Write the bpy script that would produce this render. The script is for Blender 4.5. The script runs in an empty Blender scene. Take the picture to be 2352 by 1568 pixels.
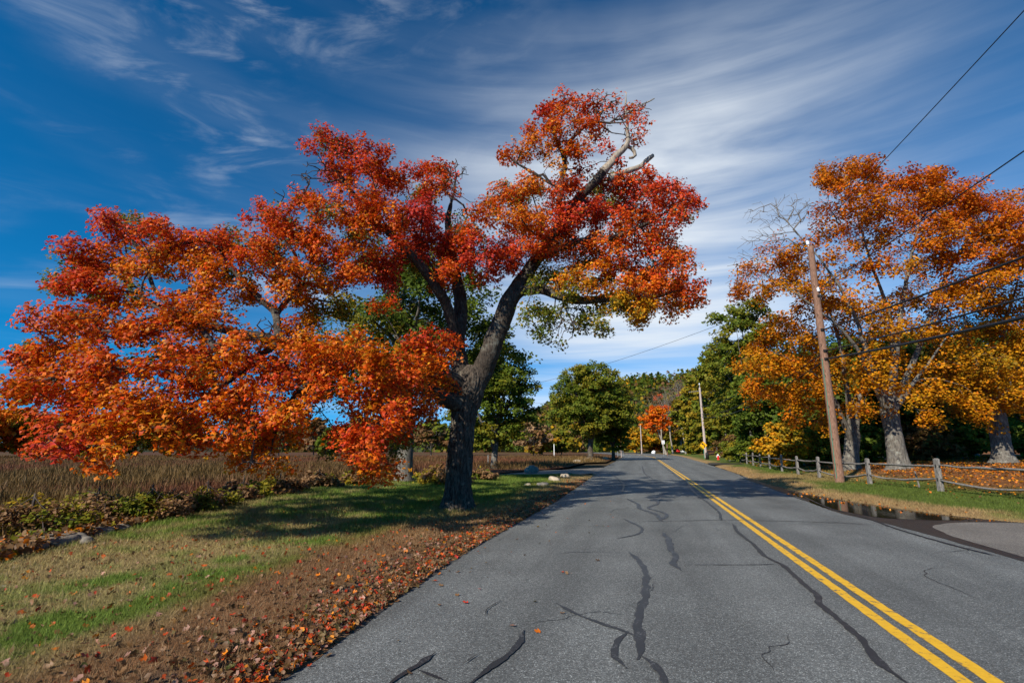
import bpy, math, numpy as np
from mathutils import Vector, Matrix
# ------------------------------------------------------------------ camera, sky, sun, exposure
SC = bpy.context.scene
COL = SC.collection
R = math.radians
EYE = 1.65
TILT = R(11.75)
cam_d = bpy.data.cameras.new('camera'); cam_d.sensor_width = 36.0; cam_d.lens = 18.0
cam_d.clip_start = 0.05; cam_d.clip_end = 6000
cam = bpy.data.objects.new('camera', cam_d); COL.objects.link(cam)
cam.location = (0, 0, EYE); cam.rotation_euler = (math.pi/2 + TILT, 0, 0)
SC.camera = cam
SUN_EL, SUN_DIR = R(33.5), R(38.0)          # shadows run 38 degrees right of the view direction
SHX, SHY = math.sin(SUN_DIR), math.cos(SUN_DIR)
sun_d = bpy.data.lights.new('sun', 'SUN'); sun_d.energy = 5.0; sun_d.angle = R(0.53); sun_d.color = (1.0, 0.92, 0.79)
sun = bpy.data.objects.new('sun', sun_d); COL.objects.link(sun)
ld = Vector((SHX*math.cos(SUN_EL), SHY*math.cos(SUN_EL), -math.sin(SUN_EL)))
sun.rotation_euler = ld.to_track_quat('-Z', 'Y').to_euler()
SUNV = np.array([-ld.x, -ld.y, -ld.z])

def ng(tree): return tree.nodes, tree.links
world = bpy.data.worlds.new('World'); SC.world = world; world.use_nodes = True
N, Lk = ng(world.node_tree); N.clear()
def nd(N, t, **kw):
    n = N.new(t)
    for k, v in kw.items():
        if k.startswith('i_'): n.inputs[k[2:].replace('_', ' ')].default_value = v
        else: setattr(n, k, v)
    return n
def mathn(N, L, op, a, b=None, c=None, clamp=False):
    n = N.new('ShaderNodeMath'); n.operation = op; n.use_clamp = clamp
    for i, x in enumerate((a, b, c)):
        if x is None: continue
        if isinstance(x, (int, float)): n.inputs[i].default_value = x
        else: L.new(x, n.inputs[i])
    return n.outputs[0]
def build_world():
    sky = nd(N, 'ShaderNodeTexSky', sky_type='NISHITA', sun_disc=False, sun_elevation=SUN_EL,
             sun_rotation=math.atan2(-SHX, -SHY), altitude=0, air_density=1.0, dust_density=0.0, ozone_density=3.0)
    tcs = nd(N, 'ShaderNodeTexCoord'); vm = nd(N, 'ShaderNodeVectorMath', operation='MULTIPLY_ADD'); mxv = nd(N, 'ShaderNodeVectorMath', operation='MAXIMUM'); mxv.inputs[1].default_value = (-2, -2, 0); Lk.new(tcs.outputs['Generated'], mxv.inputs[0]); Lk.new(mxv.outputs[0], vm.inputs[0])
    vm.inputs[1].default_value = (1, 1, .80); vm.inputs[2].default_value = (0, 0, .20)      # clear dry air: no pale horizon band
    vn = nd(N, 'ShaderNodeVectorMath', operation='NORMALIZE'); Lk.new(vm.outputs[0], vn.inputs[0]); Lk.new(vn.outputs[0], sky.inputs[0])
    # polarised, deeply saturated autumn sky: the same grade over the whole dome
    gm = nd(N, 'ShaderNodeGamma'); gm.inputs[1].default_value = 1.7; Lk.new(sky.outputs[0], gm.inputs[0])
    tint = nd(N, 'ShaderNodeMix', data_type='RGBA', blend_type='MULTIPLY'); tint.inputs[0].default_value = 1
    Lk.new(gm.outputs[0], tint.inputs[6]); tint.inputs[7].default_value = (SKYK*.08, SKYK*1.0, SKYK*.98, 1)
    tc = nd(N, 'ShaderNodeTexCoord'); sep = nd(N, 'ShaderNodeSeparateXYZ'); Lk.new(tc.outputs['Generated'], sep.inputs[0])
    zc = mathn(N, Lk, 'ADD', mathn(N, Lk, 'MAXIMUM', sep.outputs[2], 0.0), 0.10)
    px = mathn(N, Lk, 'DIVIDE', sep.outputs[0], zc); py = mathn(N, Lk, 'DIVIDE', sep.outputs[1], zc)
    rho = mathn(N, Lk, 'SQRT', mathn(N, Lk, 'ADD', mathn(N, Lk, 'MULTIPLY', px, px), mathn(N, Lk, 'MULTIPLY', py, py)))
    lrho = mathn(N, Lk, 'LOGARITHM', rho, 2.718)
    th = mathn(N, Lk, 'ARCTAN2', px, py)
    def cloud(ka, kr, detail, rough, dist, lo, hi, off, shear=0.0):
        cmb = nd(N, 'ShaderNodeCombineXYZ')
        Lk.new(mathn(N, Lk, 'MULTIPLY_ADD', th, ka, off[0]), cmb.inputs[0])
        rr = mathn(N, Lk, 'ADD', lrho, mathn(N, Lk, 'MULTIPLY', th, shear))
        Lk.new(mathn(N, Lk, 'MULTIPLY_ADD', rr, kr, off[1]), cmb.inputs[1]); cmb.inputs[2].default_value = off[2]
        nz = nd(N, 'ShaderNodeTexNoise'); nz.inputs['Scale'].default_value = 1.0
        nz.inputs['Detail'].default_value = detail; nz.inputs['Roughness'].default_value = rough; nz.inputs['Distortion'].default_value = dist
        Lk.new(cmb.outputs[0], nz.inputs[0])
        mr = nd(N, 'ShaderNodeMapRange', interpolation_type='SMOOTHSTEP'); Lk.new(nz.outputs[0], mr.inputs[0])
        mr.inputs[1].default_value = lo; mr.inputs[2].default_value = hi
        return mr.outputs[0]
    def bump(x, c, w):
        d = mathn(N, Lk, 'MULTIPLY', mathn(N, Lk, 'ADD', x, -c), 1.0/w)
        return mathn(N, Lk, 'POWER', 2.718, mathn(N, Lk, 'MULTIPLY', mathn(N, Lk, 'MULTIPLY', d, d), -1.0))
    def mul(*a):
        r = a[0]
        for q in a[1:]: r = mathn(N, Lk, 'MULTIPLY', r, q)
        return r
    streaks = cloud(1.1, 5.2, 7, .52, .9, .30, .72, (3.1, 1.7, 0.3), -.06)     # long cirrus bands
    fine = cloud(2.4, 15.0, 8, .6, .8, .30, .75, (8.2, 4.4, 2.0), -.06)
    puffs = cloud(5.0, 8.0, 9, .60, .5, .46, .74, (1.4, 6.3, 5.0), .30)       # broken wisps
    soft = cloud(2.0, 2.4, 4, .5, .4, .34, .64, (5.5, 9.1, 1.0), 0)
    sheet = mul(bump(th, .27, .40), mathn(N, Lk, 'MULTIPLY_ADD', lrho, 2.4, .32, clamp=True))
    band = mathn(N, Lk, 'MULTIPLY_ADD', streaks, .52, mathn(N, Lk, 'MULTIPLY', fine, .14))
    f = mul(sheet, mathn(N, Lk, 'ADD', mathn(N, Lk, 'ADD', band, .16), mathn(N, Lk, 'MULTIPLY', soft, .24)))
    f = mathn(N, Lk, 'ADD', f, mul(puffs, soft, bump(th, -.48, .40), .36))
    f = mathn(N, Lk, 'ADD', f, mul(streaks, soft, .05))
    f = mathn(N, Lk, 'MINIMUM', f, 0.92)
    mx = nd(N, 'ShaderNodeMix', data_type='RGBA'); Lk.new(f, mx.inputs[0])
    Lk.new(tint.outputs[2], mx.inputs[6]); mx.inputs[7].default_value = (12.8, 13.7, 14.6, 1)
    bg = nd(N, 'ShaderNodeBackground'); bg.inputs[1].default_value = 0.050
    Lk.new(mx.outputs[2], bg.inputs[0])
    out = nd(N, 'ShaderNodeOutputWorld'); Lk.new(bg.outputs[0], out.inputs[0])
SKYK = .88
build_world()
SC.view_settings.view_transform = 'Standard'; SC.view_settings.look = 'None'
SC.view_settings.exposure = 0.40; SC.view_settings.gamma = 1.0; SC.view_settings.use_curve_mapping = False
SC.render.engine = 'CYCLES'
SC.cycles.max_bounces = 6; SC.cycles.diffuse_bounces = 3; SC.cycles.transmission_bounces = 4; SC.cycles.transparent_max_bounces = 4
SC.cycles.use_denoising = True

# ------------------------------------------------------------------ helpers
FPX, CX, CY = 1176.0, 1176.0, 784.0
def ray(u, v):
    dx = (u-CX)/FPX; dy = (CY-v)/FPX
    return dx, math.cos(TILT)-dy*math.sin(TILT), math.sin(TILT)+dy*math.cos(TILT)
def at(u, v, d):                              # survey note (u, v) seen at forward distance d metres -> world point
    x, y, z = ray(u, v); t = d/y
    return np.array([x*t, d, EYE+z*t])
def gp(u, v, z0=0.0):                         # the same for a point on the ground
    x, y, z = ray(u, v); t = (z0-EYE)/z
    return np.array([x*t, y*t, z0])
PHI = R(13.73); SP, CP = math.sin(PHI), math.cos(PHI)
def st2xy(s, t): return s*SP+t*CP, s*CP-t*SP  # road frame: s along the road, t to its right
def xy2st(x, y): return x*SP+y*CP, x*CP-y*SP
rng = np.random.default_rng(11)

def hash3(ix, iy, iz, seed):
    h = (ix.astype(np.int64)*374761393 + iy.astype(np.int64)*668265263 + iz.astype(np.int64)*2147483647 + seed*144665) & 0xffffffff
    h = ((h ^ (h >> 13))*1274126177) & 0xffffffff
    h = h ^ (h >> 16)
    return (h & 0xffffff)/float(0xffffff)
def vnoise(p, seed=0):                        # value noise 0..1 on (n,3) points
    p = np.atleast_2d(np.asarray(p, float)); i = np.floor(p); f = p-i; f = f*f*(3-2*f)
    r = 0
    for a in (0, 1):
        for b in (0, 1):
            for c in (0, 1):
                w = (f[:, 0] if a else 1-f[:, 0])*(f[:, 1] if b else 1-f[:, 1])*(f[:, 2] if c else 1-f[:, 2])
                r = r + w*hash3(i[:, 0]+a, i[:, 1]+b, i[:, 2]+c, seed)
    return r
def fbm(p, seed=0, o=3):
    r = 0; a = 1; t = 0; p = np.atleast_2d(np.asarray(p, float))
    for k in range(o):
        r = r+a*vnoise(p*(2**k), seed+k*7); t += a; a *= .5
    return r/t
def xyz(x, y): return np.column_stack([x, y, np.zeros_like(x)])
def smooth(a, b, x):
    t = np.clip((x-a)/(b-a), 0, 1); return t*t*(3-2*t)

def mesh_np(name, verts, faces, mat, col=None, smooth_shade=False):
    """faces: list of (n,k) index arrays"""
    me = bpy.data.meshes.new(name)
    verts = np.ascontiguousarray(verts, dtype=np.float32)
    me.vertices.add(len(verts)); me.vertices.foreach_set('co', verts.ravel())
    if isinstance(faces, np.ndarray): faces = [faces]
    faces = [np.asarray(f) for f in faces if len(f)]
    nl = sum(f.size for f in faces); nf = sum(len(f) for f in faces)
    me.loops.add(nl); me.loops.foreach_set('vertex_index', np.concatenate([f.ravel() for f in faces]).astype(np.int32))
    tot = np.concatenate([np.full(len(f), f.shape[1]) for f in faces]); start = np.concatenate([[0], np.cumsum(tot)[:-1]])
    me.polygons.add(nf); me.polygons.foreach_set('loop_start', start.astype(np.int32))
    if col is not None:
        c = np.ones((len(verts), 4), np.float32); c[:, :3] = col
        a = me.attributes.new('Col', 'FLOAT_COLOR', 'POINT'); a.data.foreach_set('color', c.ravel())
    me.update(calc_edges=True); me.validate()
    if smooth_shade: me.polygons.foreach_set('use_smooth', np.ones(nf, bool))
    me.materials.append(mat)
    return me
def link(name, me, parent=None, loc=None):
    o = bpy.data.objects.new(name, me); COL.objects.link(o)
    if loc is not None: o.location = loc
    if parent is not None:
        o.parent = parent
        o.matrix_parent_inverse = Matrix.Translation(-Vector(parent.location)) if loc is None else Matrix()
    return o
def tag(o, label=None, cat=None, group=None, kind=None):
    if label: o['label'] = label
    if cat: o['category'] = cat
    if group: o['group'] = group
    if kind: o['kind'] = kind
    return o
def empty(name, loc, label, cat, group=None):
    o = bpy.data.objects.new(name, None); COL.objects.link(o); o.location = Vector(loc); o.empty_display_size = .2
    return tag(o, label, cat, group)
class MB:                                      # small mesh builder, world coordinates
    def __init__(s): s.v = []; s.f = []
    def add(s, v, f):
        b = len(s.v); s.v += [tuple(x) for x in v]; s.f += [tuple(i+b for i in q) for q in f]; return s
    def box(s, c, d, rz=0.0, rot=None):
        m = rot if rot is not None else Matrix.Rotation(rz, 3, 'Z')
        v = []
        for z in (-.5, .5):
            for y in (-.5, .5):
                for x in (-.5, .5): v.append(Vector(c)+m @ Vector((x*d[0], y*d[1], z*d[2])))
        return s.add(v, [(0, 2, 3, 1), (4, 5, 7, 6), (0, 1, 5, 4), (2, 6, 7, 3), (0, 4, 6, 2), (1, 3, 7, 5)])
    def tube(s, pts, rad, n=8, caps=True):
        v, f = tube_np(np.array(pts, float), np.array(rad if hasattr(rad, '__len__') else [rad]*len(pts), float), n)
        f = [tuple(q) for q in f]
        if caps:
            k = len(pts); f.append(tuple(range(n-1, -1, -1))); f.append(tuple(range((k-1)*n, k*n)))
        return s.add(v, f)
    def build(s, name, mat, parent=None, sm=False, bev=0):
        me = bpy.data.meshes.new(name); me.from_pydata(s.v, [], s.f); me.update(); me.materials.append(mat)
        if sm: me.polygons.foreach_set('use_smooth', np.ones(len(me.polygons), bool))
        o = link(name, me, parent)
        if bev:
            m = o.modifiers.new('bevel', 'BEVEL'); m.width = bev; m.segments = 2; m.limit_method = 'ANGLE'
        return o
def frames(P):
    T = np.gradient(P, axis=0); T /= np.linalg.norm(T, axis=1)[:, None]+1e-9
    ref = np.array([0.13, 0.97, 0.2]) if abs(T[len(T)//2, 1]) < .8 else np.array([1., 0, .1])
    A = np.cross(T, ref); A /= np.linalg.norm(A, axis=1)[:, None]+1e-9
    B = np.cross(T, A)
    return T, A, B
def tube_np(P, rad, n=8):
    T, A, B = frames(P); k = len(P)
    th = np.linspace(0, 2*np.pi, n, endpoint=False)
    ring = A[:, None, :]*np.cos(th)[None, :, None]+B[:, None, :]*np.sin(th)[None, :, None]
    v = P[:, None, :]+ring*rad[:, None, None]
    i = np.arange(k-1)[:, None]*n; j = np.arange(n)[None, :]; j2 = (j+1) % n
    f = np.stack([i+j, i+j2, i+n+j2, i+n+j], -1).reshape(-1, 4)
    return v.reshape(-1, 3), f
def catmull(P, step):                          # P (k,m) -> smooth resampled
    P = np.asarray(P, float); k = len(P)
    if k < 3:
        n = max(2, int(np.linalg.norm(P[-1, :3]-P[0, :3])/step)+1)
        t = np.linspace(0, 1, n)[:, None]; return P[0]*(1-t)+P[-1]*t
    Q = np.vstack([2*P[0]-P[1], P, 2*P[-1]-P[-2]]); out = []
    for i in range(k-1):
        p0, p1, p2, p3 = Q[i:i+4]; n = max(2, int(np.linalg.norm(p2[:3]-p1[:3])/step)+1)
        t = np.linspace(0, 1, n, endpoint=False)[:, None]
        out.append(.5*((2*p1)+(-p0+p2)*t+(2*p0-5*p1+4*p2-p3)*t*t+(-p0+3*p1-3*p2+p3)*t**3))
    return np.vstack(out+[P[-1:]])

# ------------------------------------------------------------------ materials
def new_mat(name):
    m = bpy.data.materials.new(name); m.use_nodes = True
    n, l = ng(m.node_tree); b = n['Principled BSDF']; return m, n, l, b
def simple(name, c, rough=.6, metal=0, var=.12, scale=8, bump=0, bscale=40):
    m, n, l, b = new_mat(name); b.inputs['Roughness'].default_value = rough; b.inputs['Metallic'].default_value = metal
    b.inputs['Specular IOR Level'].default_value = .3
    tc = nd(n, 'ShaderNodeTexCoord'); nz = nd(n, 'ShaderNodeTexNoise'); nz.inputs['Scale'].default_value = scale; nz.inputs['Detail'].default_value = 5
    l.new(tc.outputs['Object'], nz.inputs[0])
    cr = nd(n, 'ShaderNodeValToRGB'); c = np.array(c)
    cr.color_ramp.elements[0].position = .3; cr.color_ramp.elements[1].position = .7
    cr.color_ramp.elements[0].color = (*(c*(1-var)), 1); cr.color_ramp.elements[1].color = (*np.minimum(c*(1+var), 1), 1)
    l.new(nz.outputs[0], cr.inputs[0]); l.new(cr.outputs[0], b.inputs['Base Color'])
    if bump:
        n2 = nd(n, 'ShaderNodeTexNoise'); n2.inputs['Scale'].default_value = bscale; n2.inputs['Detail'].default_value = 6
        l.new(tc.outputs['Object'], n2.inputs[0]); bp = nd(n, 'ShaderNodeBump'); bp.inputs['Strength'].default_value = bump; bp.inputs['Distance'].default_value = .02
        l.new(n2.outputs[0], bp.inputs['Height']); l.new(bp.outputs[0], b.inputs['Normal'])
    return m
def leaf_mat(name, transl=.35, rough=.45, spec=.35):
    m, n, l, b = new_mat(name)
    at_ = nd(n, 'ShaderNodeAttribute', attribute_name='Col')
    l.new(at_.outputs['Color'], b.inputs['Base Color']); b.inputs['Roughness'].default_value = rough
    b.inputs['Specular IOR Level'].default_value = spec
    if transl > 0:
        tr = nd(n, 'ShaderNodeBsdfTranslucent'); l.new(at_.outputs['Color'], tr.inputs[0])
        mx = nd(n, 'ShaderNodeMixShader'); mx.inputs[0].default_value = transl
        l.new(b.outputs[0], mx.inputs[1]); l.new(tr.outputs[0], mx.inputs[2])
        l.new(mx.outputs[0], n['Material Output'].inputs[0])
    return m
def bark_mat(name, dark, light, sc=1.0, lichen=None, bump=1.0):
    m, n, l, b = new_mat(name); b.inputs['Roughness'].default_value = .9; b.inputs['Specular IOR Level'].default_value = .15
    tc = nd(n, 'ShaderNodeTexCoord'); mp = nd(n, 'ShaderNodeMapping'); mp.inputs['Scale'].default_value = (22*sc, 22*sc, 4*sc)
    l.new(tc.outputs['Object'], mp.inputs[0])
    nz = nd(n, 'ShaderNodeTexNoise'); nz.inputs['Scale'].default_value = 1; nz.inputs['Detail'].default_value = 7; nz.inputs['Roughness'].default_value = .65; nz.inputs['Distortion'].default_value = .6
    l.new(mp.outputs[0], nz.inputs[0])
    cr = nd(n, 'ShaderNodeValToRGB'); e = cr.color_ramp.elements
    e[0].position = .36; e[0].color = (*dark, 1); e[1].position = .66; e[1].color = (*light, 1)
    l.new(nz.outputs[0], cr.inputs[0]); outc = cr.outputs[0]
    if lichen:
        n3 = nd(n, 'ShaderNodeTexNoise'); n3.inputs['Scale'].default_value = 3.2; n3.inputs['Detail'].default_value = 8; n3.inputs['Roughness'].default_value = .7
        l.new(tc.outputs['Object'], n3.inputs[0])
        c3 = nd(n, 'ShaderNodeValToRGB'); c3.color_ramp.elements[0].position = .54; c3.color_ramp.elements[1].position = .66
        l.new(n3.outputs[0], c3.inputs[0]); mx = nd(n, 'ShaderNodeMix', data_type='RGBA')
        l.new(c3.outputs[0], mx.inputs[0]); l.new(outc, mx.inputs[6]); mx.inputs[7].default_value = (*lichen, 1); outc = mx.outputs[2]
    l.new(outc, b.inputs['Base Color'])
    bp = nd(n, 'ShaderNodeBump'); bp.inputs['Strength'].default_value = bump; bp.inputs['Distance'].default_value = .03
    l.new(nz.outputs[0], bp.inputs['Height']); l.new(bp.outputs[0], b.inputs['Normal'])
    return m
M = {}
PHI_ROAD = R(13.73)
M['leaf'] = leaf_mat('maple_leaf', .40, .5, .2)
M['leaf_far'] = leaf_mat('tree_leaf', .36, .55, .12)
M['dead_leaf'] = leaf_mat('fallen_leaf', .12, .55, .3)
M['grass'] = leaf_mat('grass_blade', .25, .6, .15)
M['bark'] = bark_mat('maple_bark', (.016, .013, .011), (.145, .115, .088), 1.0, (.18, .165, .13), 1.6)
M['limb'] = bark_mat('limb_bark', (.015, .012, .010), (.095, .075, .058), 1.3, (.14, .135, .11), 1.0)
M['twig'] = simple('twig', (.07, .052, .04), .85)
M['dead_wood'] = bark_mat('bleached_wood', (.16, .13, .10), (.42, .37, .30), 1.2, None, .5)
M['grey_bark'] = bark_mat('grey_bark', (.055, .048, .04), (.20, .18, .15), .8, (.25, .245, .205), .6)
M['pale_twig'] = simple('pale_twig', (.15, .125, .10), .85)
M['grey_twig'] = simple('grey_twig', (.16, .13, .105), .85)
def asphalt(name, c, fleck=.5, tracks=False):
    m, n, l, b = new_mat(name); b.inputs['Roughness'].default_value = .72; b.inputs['Specular IOR Level'].default_value = .35
    tc = nd(n, 'ShaderNodeTexCoord')
    def nz(scale, det, rough=.5):
        q = nd(n, 'ShaderNodeTexNoise'); q.inputs['Scale'].default_value = scale; q.inputs['Detail'].default_value = det; q.inputs['Roughness'].default_value = rough
        l.new(tc.outputs['Object'], q.inputs[0]); return q.outputs[0]
    vo = nd(n, 'ShaderNodeTexVoronoi'); vo.inputs['Scale'].default_value = 125; l.new(tc.outputs['Object'], vo.inputs[0])
    # each stone of the aggregate has its own tone
    sp = nd(n, 'ShaderNodeSeparateColor'); l.new(vo.outputs['Color'], sp.inputs[0])
    ramp = nd(n, 'ShaderNodeValToRGB'); e = ramp.color_ramp.elements
    c = np.array(c)
    e[0].position = 0; e[0].color = (*(c*.45), 1); e[1].position = 1; e[1].color = (*(c*(1+4.2*fleck)), 1)
    for p, k in ((.35, .8), (.72, 1.05), (.88, 1.3)):
        x = e.new(p); x.color = (*(c*k), 1)
    l.new(sp.outputs[0], ramp.inputs[0])
    big = nd(n, 'ShaderNodeMapRange'); l.new(nz(.55, 6, .6), big.inputs[0]); big.inputs[1].default_value = .3; big.inputs[2].default_value = .7; big.inputs[3].default_value = .78; big.inputs[4].default_value = 1.18
    fine = nd(n, 'ShaderNodeMapRange'); l.new(nz(24, 4, .7), fine.inputs[0]); fine.inputs[1].default_value = .3; fine.inputs[2].default_value = .7; fine.inputs[3].default_value = .72; fine.inputs[4].default_value = 1.25
    k = mathn(n, l, 'MULTIPLY', big.outputs[0], fine.outputs[0])
    if tracks:                                 # polished wheel paths, oil-dark lane centres and long smears, all along the road
        mp = nd(n, 'ShaderNodeMapping', vector_type='POINT'); mp.inputs['Rotation'].default_value = (0, 0, PHI_ROAD); l.new(tc.outputs['Object'], mp.inputs[0])
        sx_ = nd(n, 'ShaderNodeSeparateXYZ'); l.new(mp.outputs[0], sx_.inputs[0])
        sm = nd(n, 'ShaderNodeMapping'); sm.inputs['Scale'].default_value = (2.6, .12, 1); l.new(mp.outputs[0], sm.inputs[0])
        ns = nd(n, 'ShaderNodeTexNoise'); ns.inputs['Scale'].default_value = 1; ns.inputs['Detail'].default_value = 6; l.new(sm.outputs[0], ns.inputs[0])
        w = mathn(n, l, 'COSINE', mathn(n, l, 'MULTIPLY_ADD', sx_.outputs[0], 3.6, 1.0))
        w = mathn(n, l, 'MULTIPLY_ADD', w, .09, 1.0); w2 = mathn(n, l, 'MULTIPLY_ADD', ns.outputs[0], .75, .62)
        k = mathn(n, l, 'MULTIPLY', k, mathn(n, l, 'MULTIPLY', w, w2))
    mx = nd(n, 'ShaderNodeVectorMath', operation='SCALE'); l.new(ramp.outputs[0], mx.inputs[0]); l.new(k, mx.inputs['Scale'])
    l.new(mx.outputs[0], b.inputs['Base Color'])
    bp = nd(n, 'ShaderNodeBump'); bp.inputs['Strength'].default_value = .55; bp.inputs['Distance'].default_value = .006
    l.new(vo.outputs['Distance'], bp.inputs['Height']); l.new(bp.outputs[0], b.inputs['Normal'])
    return m
M['asphalt'] = asphalt('asphalt', (.128, .133, .127), .42, tracks=True)
M['asphalt_old'] = asphalt('driveway_asphalt', (.17, .152, .13), .25)
M['wet'] = asphalt('wet_shoulder', (.035, .030, .025), .2); M['wet'].node_tree.nodes['Principled BSDF'].inputs['Roughness'].default_value = .4
def tar_mat():
    m, n, l, b = new_mat('crack_tar'); b.inputs['Roughness'].default_value = .5
    tc = nd(n, 'ShaderNodeTexCoord'); vo = nd(n, 'ShaderNodeTexVoronoi'); vo.inputs['Scale'].default_value = 80; l.new(tc.outputs['Object'], vo.inputs[0])
    nz = nd(n, 'ShaderNodeTexNoise'); nz.inputs['Scale'].default_value = 4; nz.inputs['Detail'].default_value = 5; l.new(tc.outputs['Object'], nz.inputs[0])
    sp = nd(n, 'ShaderNodeSeparateColor'); l.new(vo.outputs['Color'], sp.inputs[0])
    k = mathn(n, l, 'MULTIPLY', sp.outputs[0], nz.outputs[0])
    cr = nd(n, 'ShaderNodeValToRGB'); e = cr.color_ramp.elements; e[0].position = .42; e[0].color = (.022, .022, .023, 1); e[1].position = .6; e[1].color = (.10, .10, .10, 1)
    l.new(k, cr.inputs[0]); l.new(cr.outputs[0], b.inputs['Base Color']); return m
M['tar'] = tar_mat()
def paint_mat():
    m, n, l, b = new_mat('yellow_road_paint'); b.inputs['Roughness'].default_value = .6
    tc = nd(n, 'ShaderNodeTexCoord'); nz = nd(n, 'ShaderNodeTexNoise'); nz.inputs['Scale'].default_value = 9; nz.inputs['Detail'].default_value = 9; nz.inputs['Roughness'].default_value = .75
    l.new(tc.outputs['Object'], nz.inputs[0])
    cr = nd(n, 'ShaderNodeValToRGB'); e = cr.color_ramp.elements
    e[0].position = .39; e[0].color = (.13, .11, .08, 1); e[1].position = .44; e[1].color = (.68, .37, .012, 1)
    x = e.new(.65); x.color = (.80, .46, .02, 1)
    l.new(nz.outputs[0], cr.inputs[0]); l.new(cr.outputs[0], b.inputs['Base Color']); return m
M['paint'] = paint_mat()
def ground_mat(name, rough=.95, nscale=30, namp=.35):
    m, n, l, b = new_mat(name); b.inputs['Roughness'].default_value = rough; b.inputs['Specular IOR Level'].default_value = .1
    a = nd(n, 'ShaderNodeAttribute', attribute_name='Col'); tc = nd(n, 'ShaderNodeTexCoord')
    nz = nd(n, 'ShaderNodeTexNoise'); nz.inputs['Scale'].default_value = nscale; nz.inputs['Detail'].default_value = 7; nz.inputs['Roughness'].default_value = .75
    l.new(tc.outputs['Object'], nz.inputs[0])
    mr = nd(n, 'ShaderNodeMapRange'); l.new(nz.outputs[0], mr.inputs[0]); mr.inputs[1].default_value = .25; mr.inputs[2].default_value = .75; mr.inputs[3].default_value = 1-namp; mr.inputs[4].default_value = 1+namp
    s = nd(n, 'ShaderNodeVectorMath', operation='SCALE'); l.new(a.outputs['Color'], s.inputs[0]); l.new(mr.outputs[0], s.inputs['Scale'])
    l.new(s.outputs[0], b.inputs['Base Color'])
    bp = nd(n, 'ShaderNodeBump'); bp.inputs['Strength'].default_value = .8; bp.inputs['Distance'].default_value = .03
    l.new(nz.outputs[0], bp.inputs['Height']); l.new(bp.outputs[0], b.inputs['Normal']); return m
M['soil'] = ground_mat('turf_soil')
M['stone'] = simple('field_stone', (.185, .165, .135), .9, 0, .35, 5, .6, 14)
M['stone_pale'] = simple('pale_stone', (.40, .33, .24), .9, 0, .25, 5, .5, 14)
M['fence'] = bark_mat('weathered_rail', (.085, .078, .07), (.29, .265, .235), 1.6, None, .5)
M['pole'] = bark_mat('pole_wood', (.13, .07, .045), (.30, .17, .115), 1.4, None, .4)
M['pole_grey'] = bark_mat('grey_pole_wood', (.30, .23, .20), (.55, .46, .42), 1.4, None, .3)
M['wire'] = simple('wire', (.012, .012, .013), .5)
M['iron'] = simple('iron', (.03, .028, .026), .5, .3)
M['galv'] = simple('galvanised', (.45, .46, .46), .45, .6)
M['porcelain'] = simple('porcelain', (.75, .76, .76), .25)
M['sign_yellow'] = simple('sign_yellow', (.82, .42, .01), .45, 0, .04)
M['sign_black'] = simple('sign_black', (.015, .015, .015), .5)
M['sign_white'] = simple('sign_white', (.8, .8, .8), .45, 0, .04)
M['sign_green'] = simple('sign_green', (.03, .22, .12), .45)
M['post_green'] = simple('post_green', (.04, .22, .15), .5)
M['red_paint'] = simple('red_paint', (.55, .025, .02), .45)
M['white_paint'] = simple('white_paint', (.8, .8, .78), .5)
def water_mat():
    m, n, l, b = new_mat('puddle_water'); b.inputs['Base Color'].default_value = (.016, .013, .009, 1); b.inputs['Roughness'].default_value = .07
    b.inputs['IOR'].default_value = 1.33; b.inputs['Specular IOR Level'].default_value = .5
    tc = nd(n, 'ShaderNodeTexCoord'); nz = nd(n, 'ShaderNodeTexNoise'); nz.inputs['Scale'].default_value = 5; l.new(tc.outputs['Object'], nz.inputs[0])
    bp = nd(n, 'ShaderNodeBump'); bp.inputs['Strength'].default_value = .02; bp.inputs['Distance'].default_value = .01; l.new(nz.outputs[0], bp.inputs['Height']); l.new(bp.outputs[0], b.inputs['Normal']); return m
M['water'] = water_mat()

# leaf colours along one autumn scale: 0 crimson, .5 scarlet, 1 orange, 1.5 amber, 2 olive, 2.5 green, 3 dark green, 3.5 rust brown, 4 tan
_HS = np.array([-.3, 0, .5, 1, 1.5, 2, 2.5, 3, 3.5, 4])
_HC = np.array([[.54, .05, .04], [.58, .046, .012], [.66, .095, .008], [.68, .185, .007], [.66, .31, .010], [.27, .20, .016], [.125, .165, .016], [.055, .095, .012], [.20, .095, .035], [.36, .22, .11]])
def hue(h):
    h = np.clip(h, -.3, 4); return np.column_stack([np.interp(h, _HS, _HC[:, k]) for k in range(3)])

# ------------------------------------------------------------------ ground sheets
def interp_t(tab):
    a = np.array(tab, float); return lambda s: np.interp(s, a[:, 0], a[:, 1])
LEFT = interp_t([(-20, -2.6), (3.6, -2.6), (7, -2.77), (9, -2.8), (17, -2.65), (27, -2.75), (45, -2.88), (80, -2.85), (105, -2.9), (125, -4.6), (150, -8.5), (180, -16), (230, -36)])
RIGHT = interp_t([(-20, 5.6), (12, 5.65), (14.3, 5.6), (17.5, 5.25), (23, 5.45), (36, 6.05), (62, 7.0), (100, 7.9), (115, 7.9), (140, 7.0), (165, 4.5), (184, 1.0), (230, -18)])
YEL = interp_t([(-20, 2.12), (5, 2.13), (24, 2.2), (80, 2.35), (100, 2.2), (120, .8), (145, -2.2), (168, -6.0), (184, -9), (230, -27)])
def jit(s, seed, amp, f): return (fbm(np.column_stack([s*f, s*0+.5, s*0]), seed, 4)-.5)*2*amp
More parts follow.
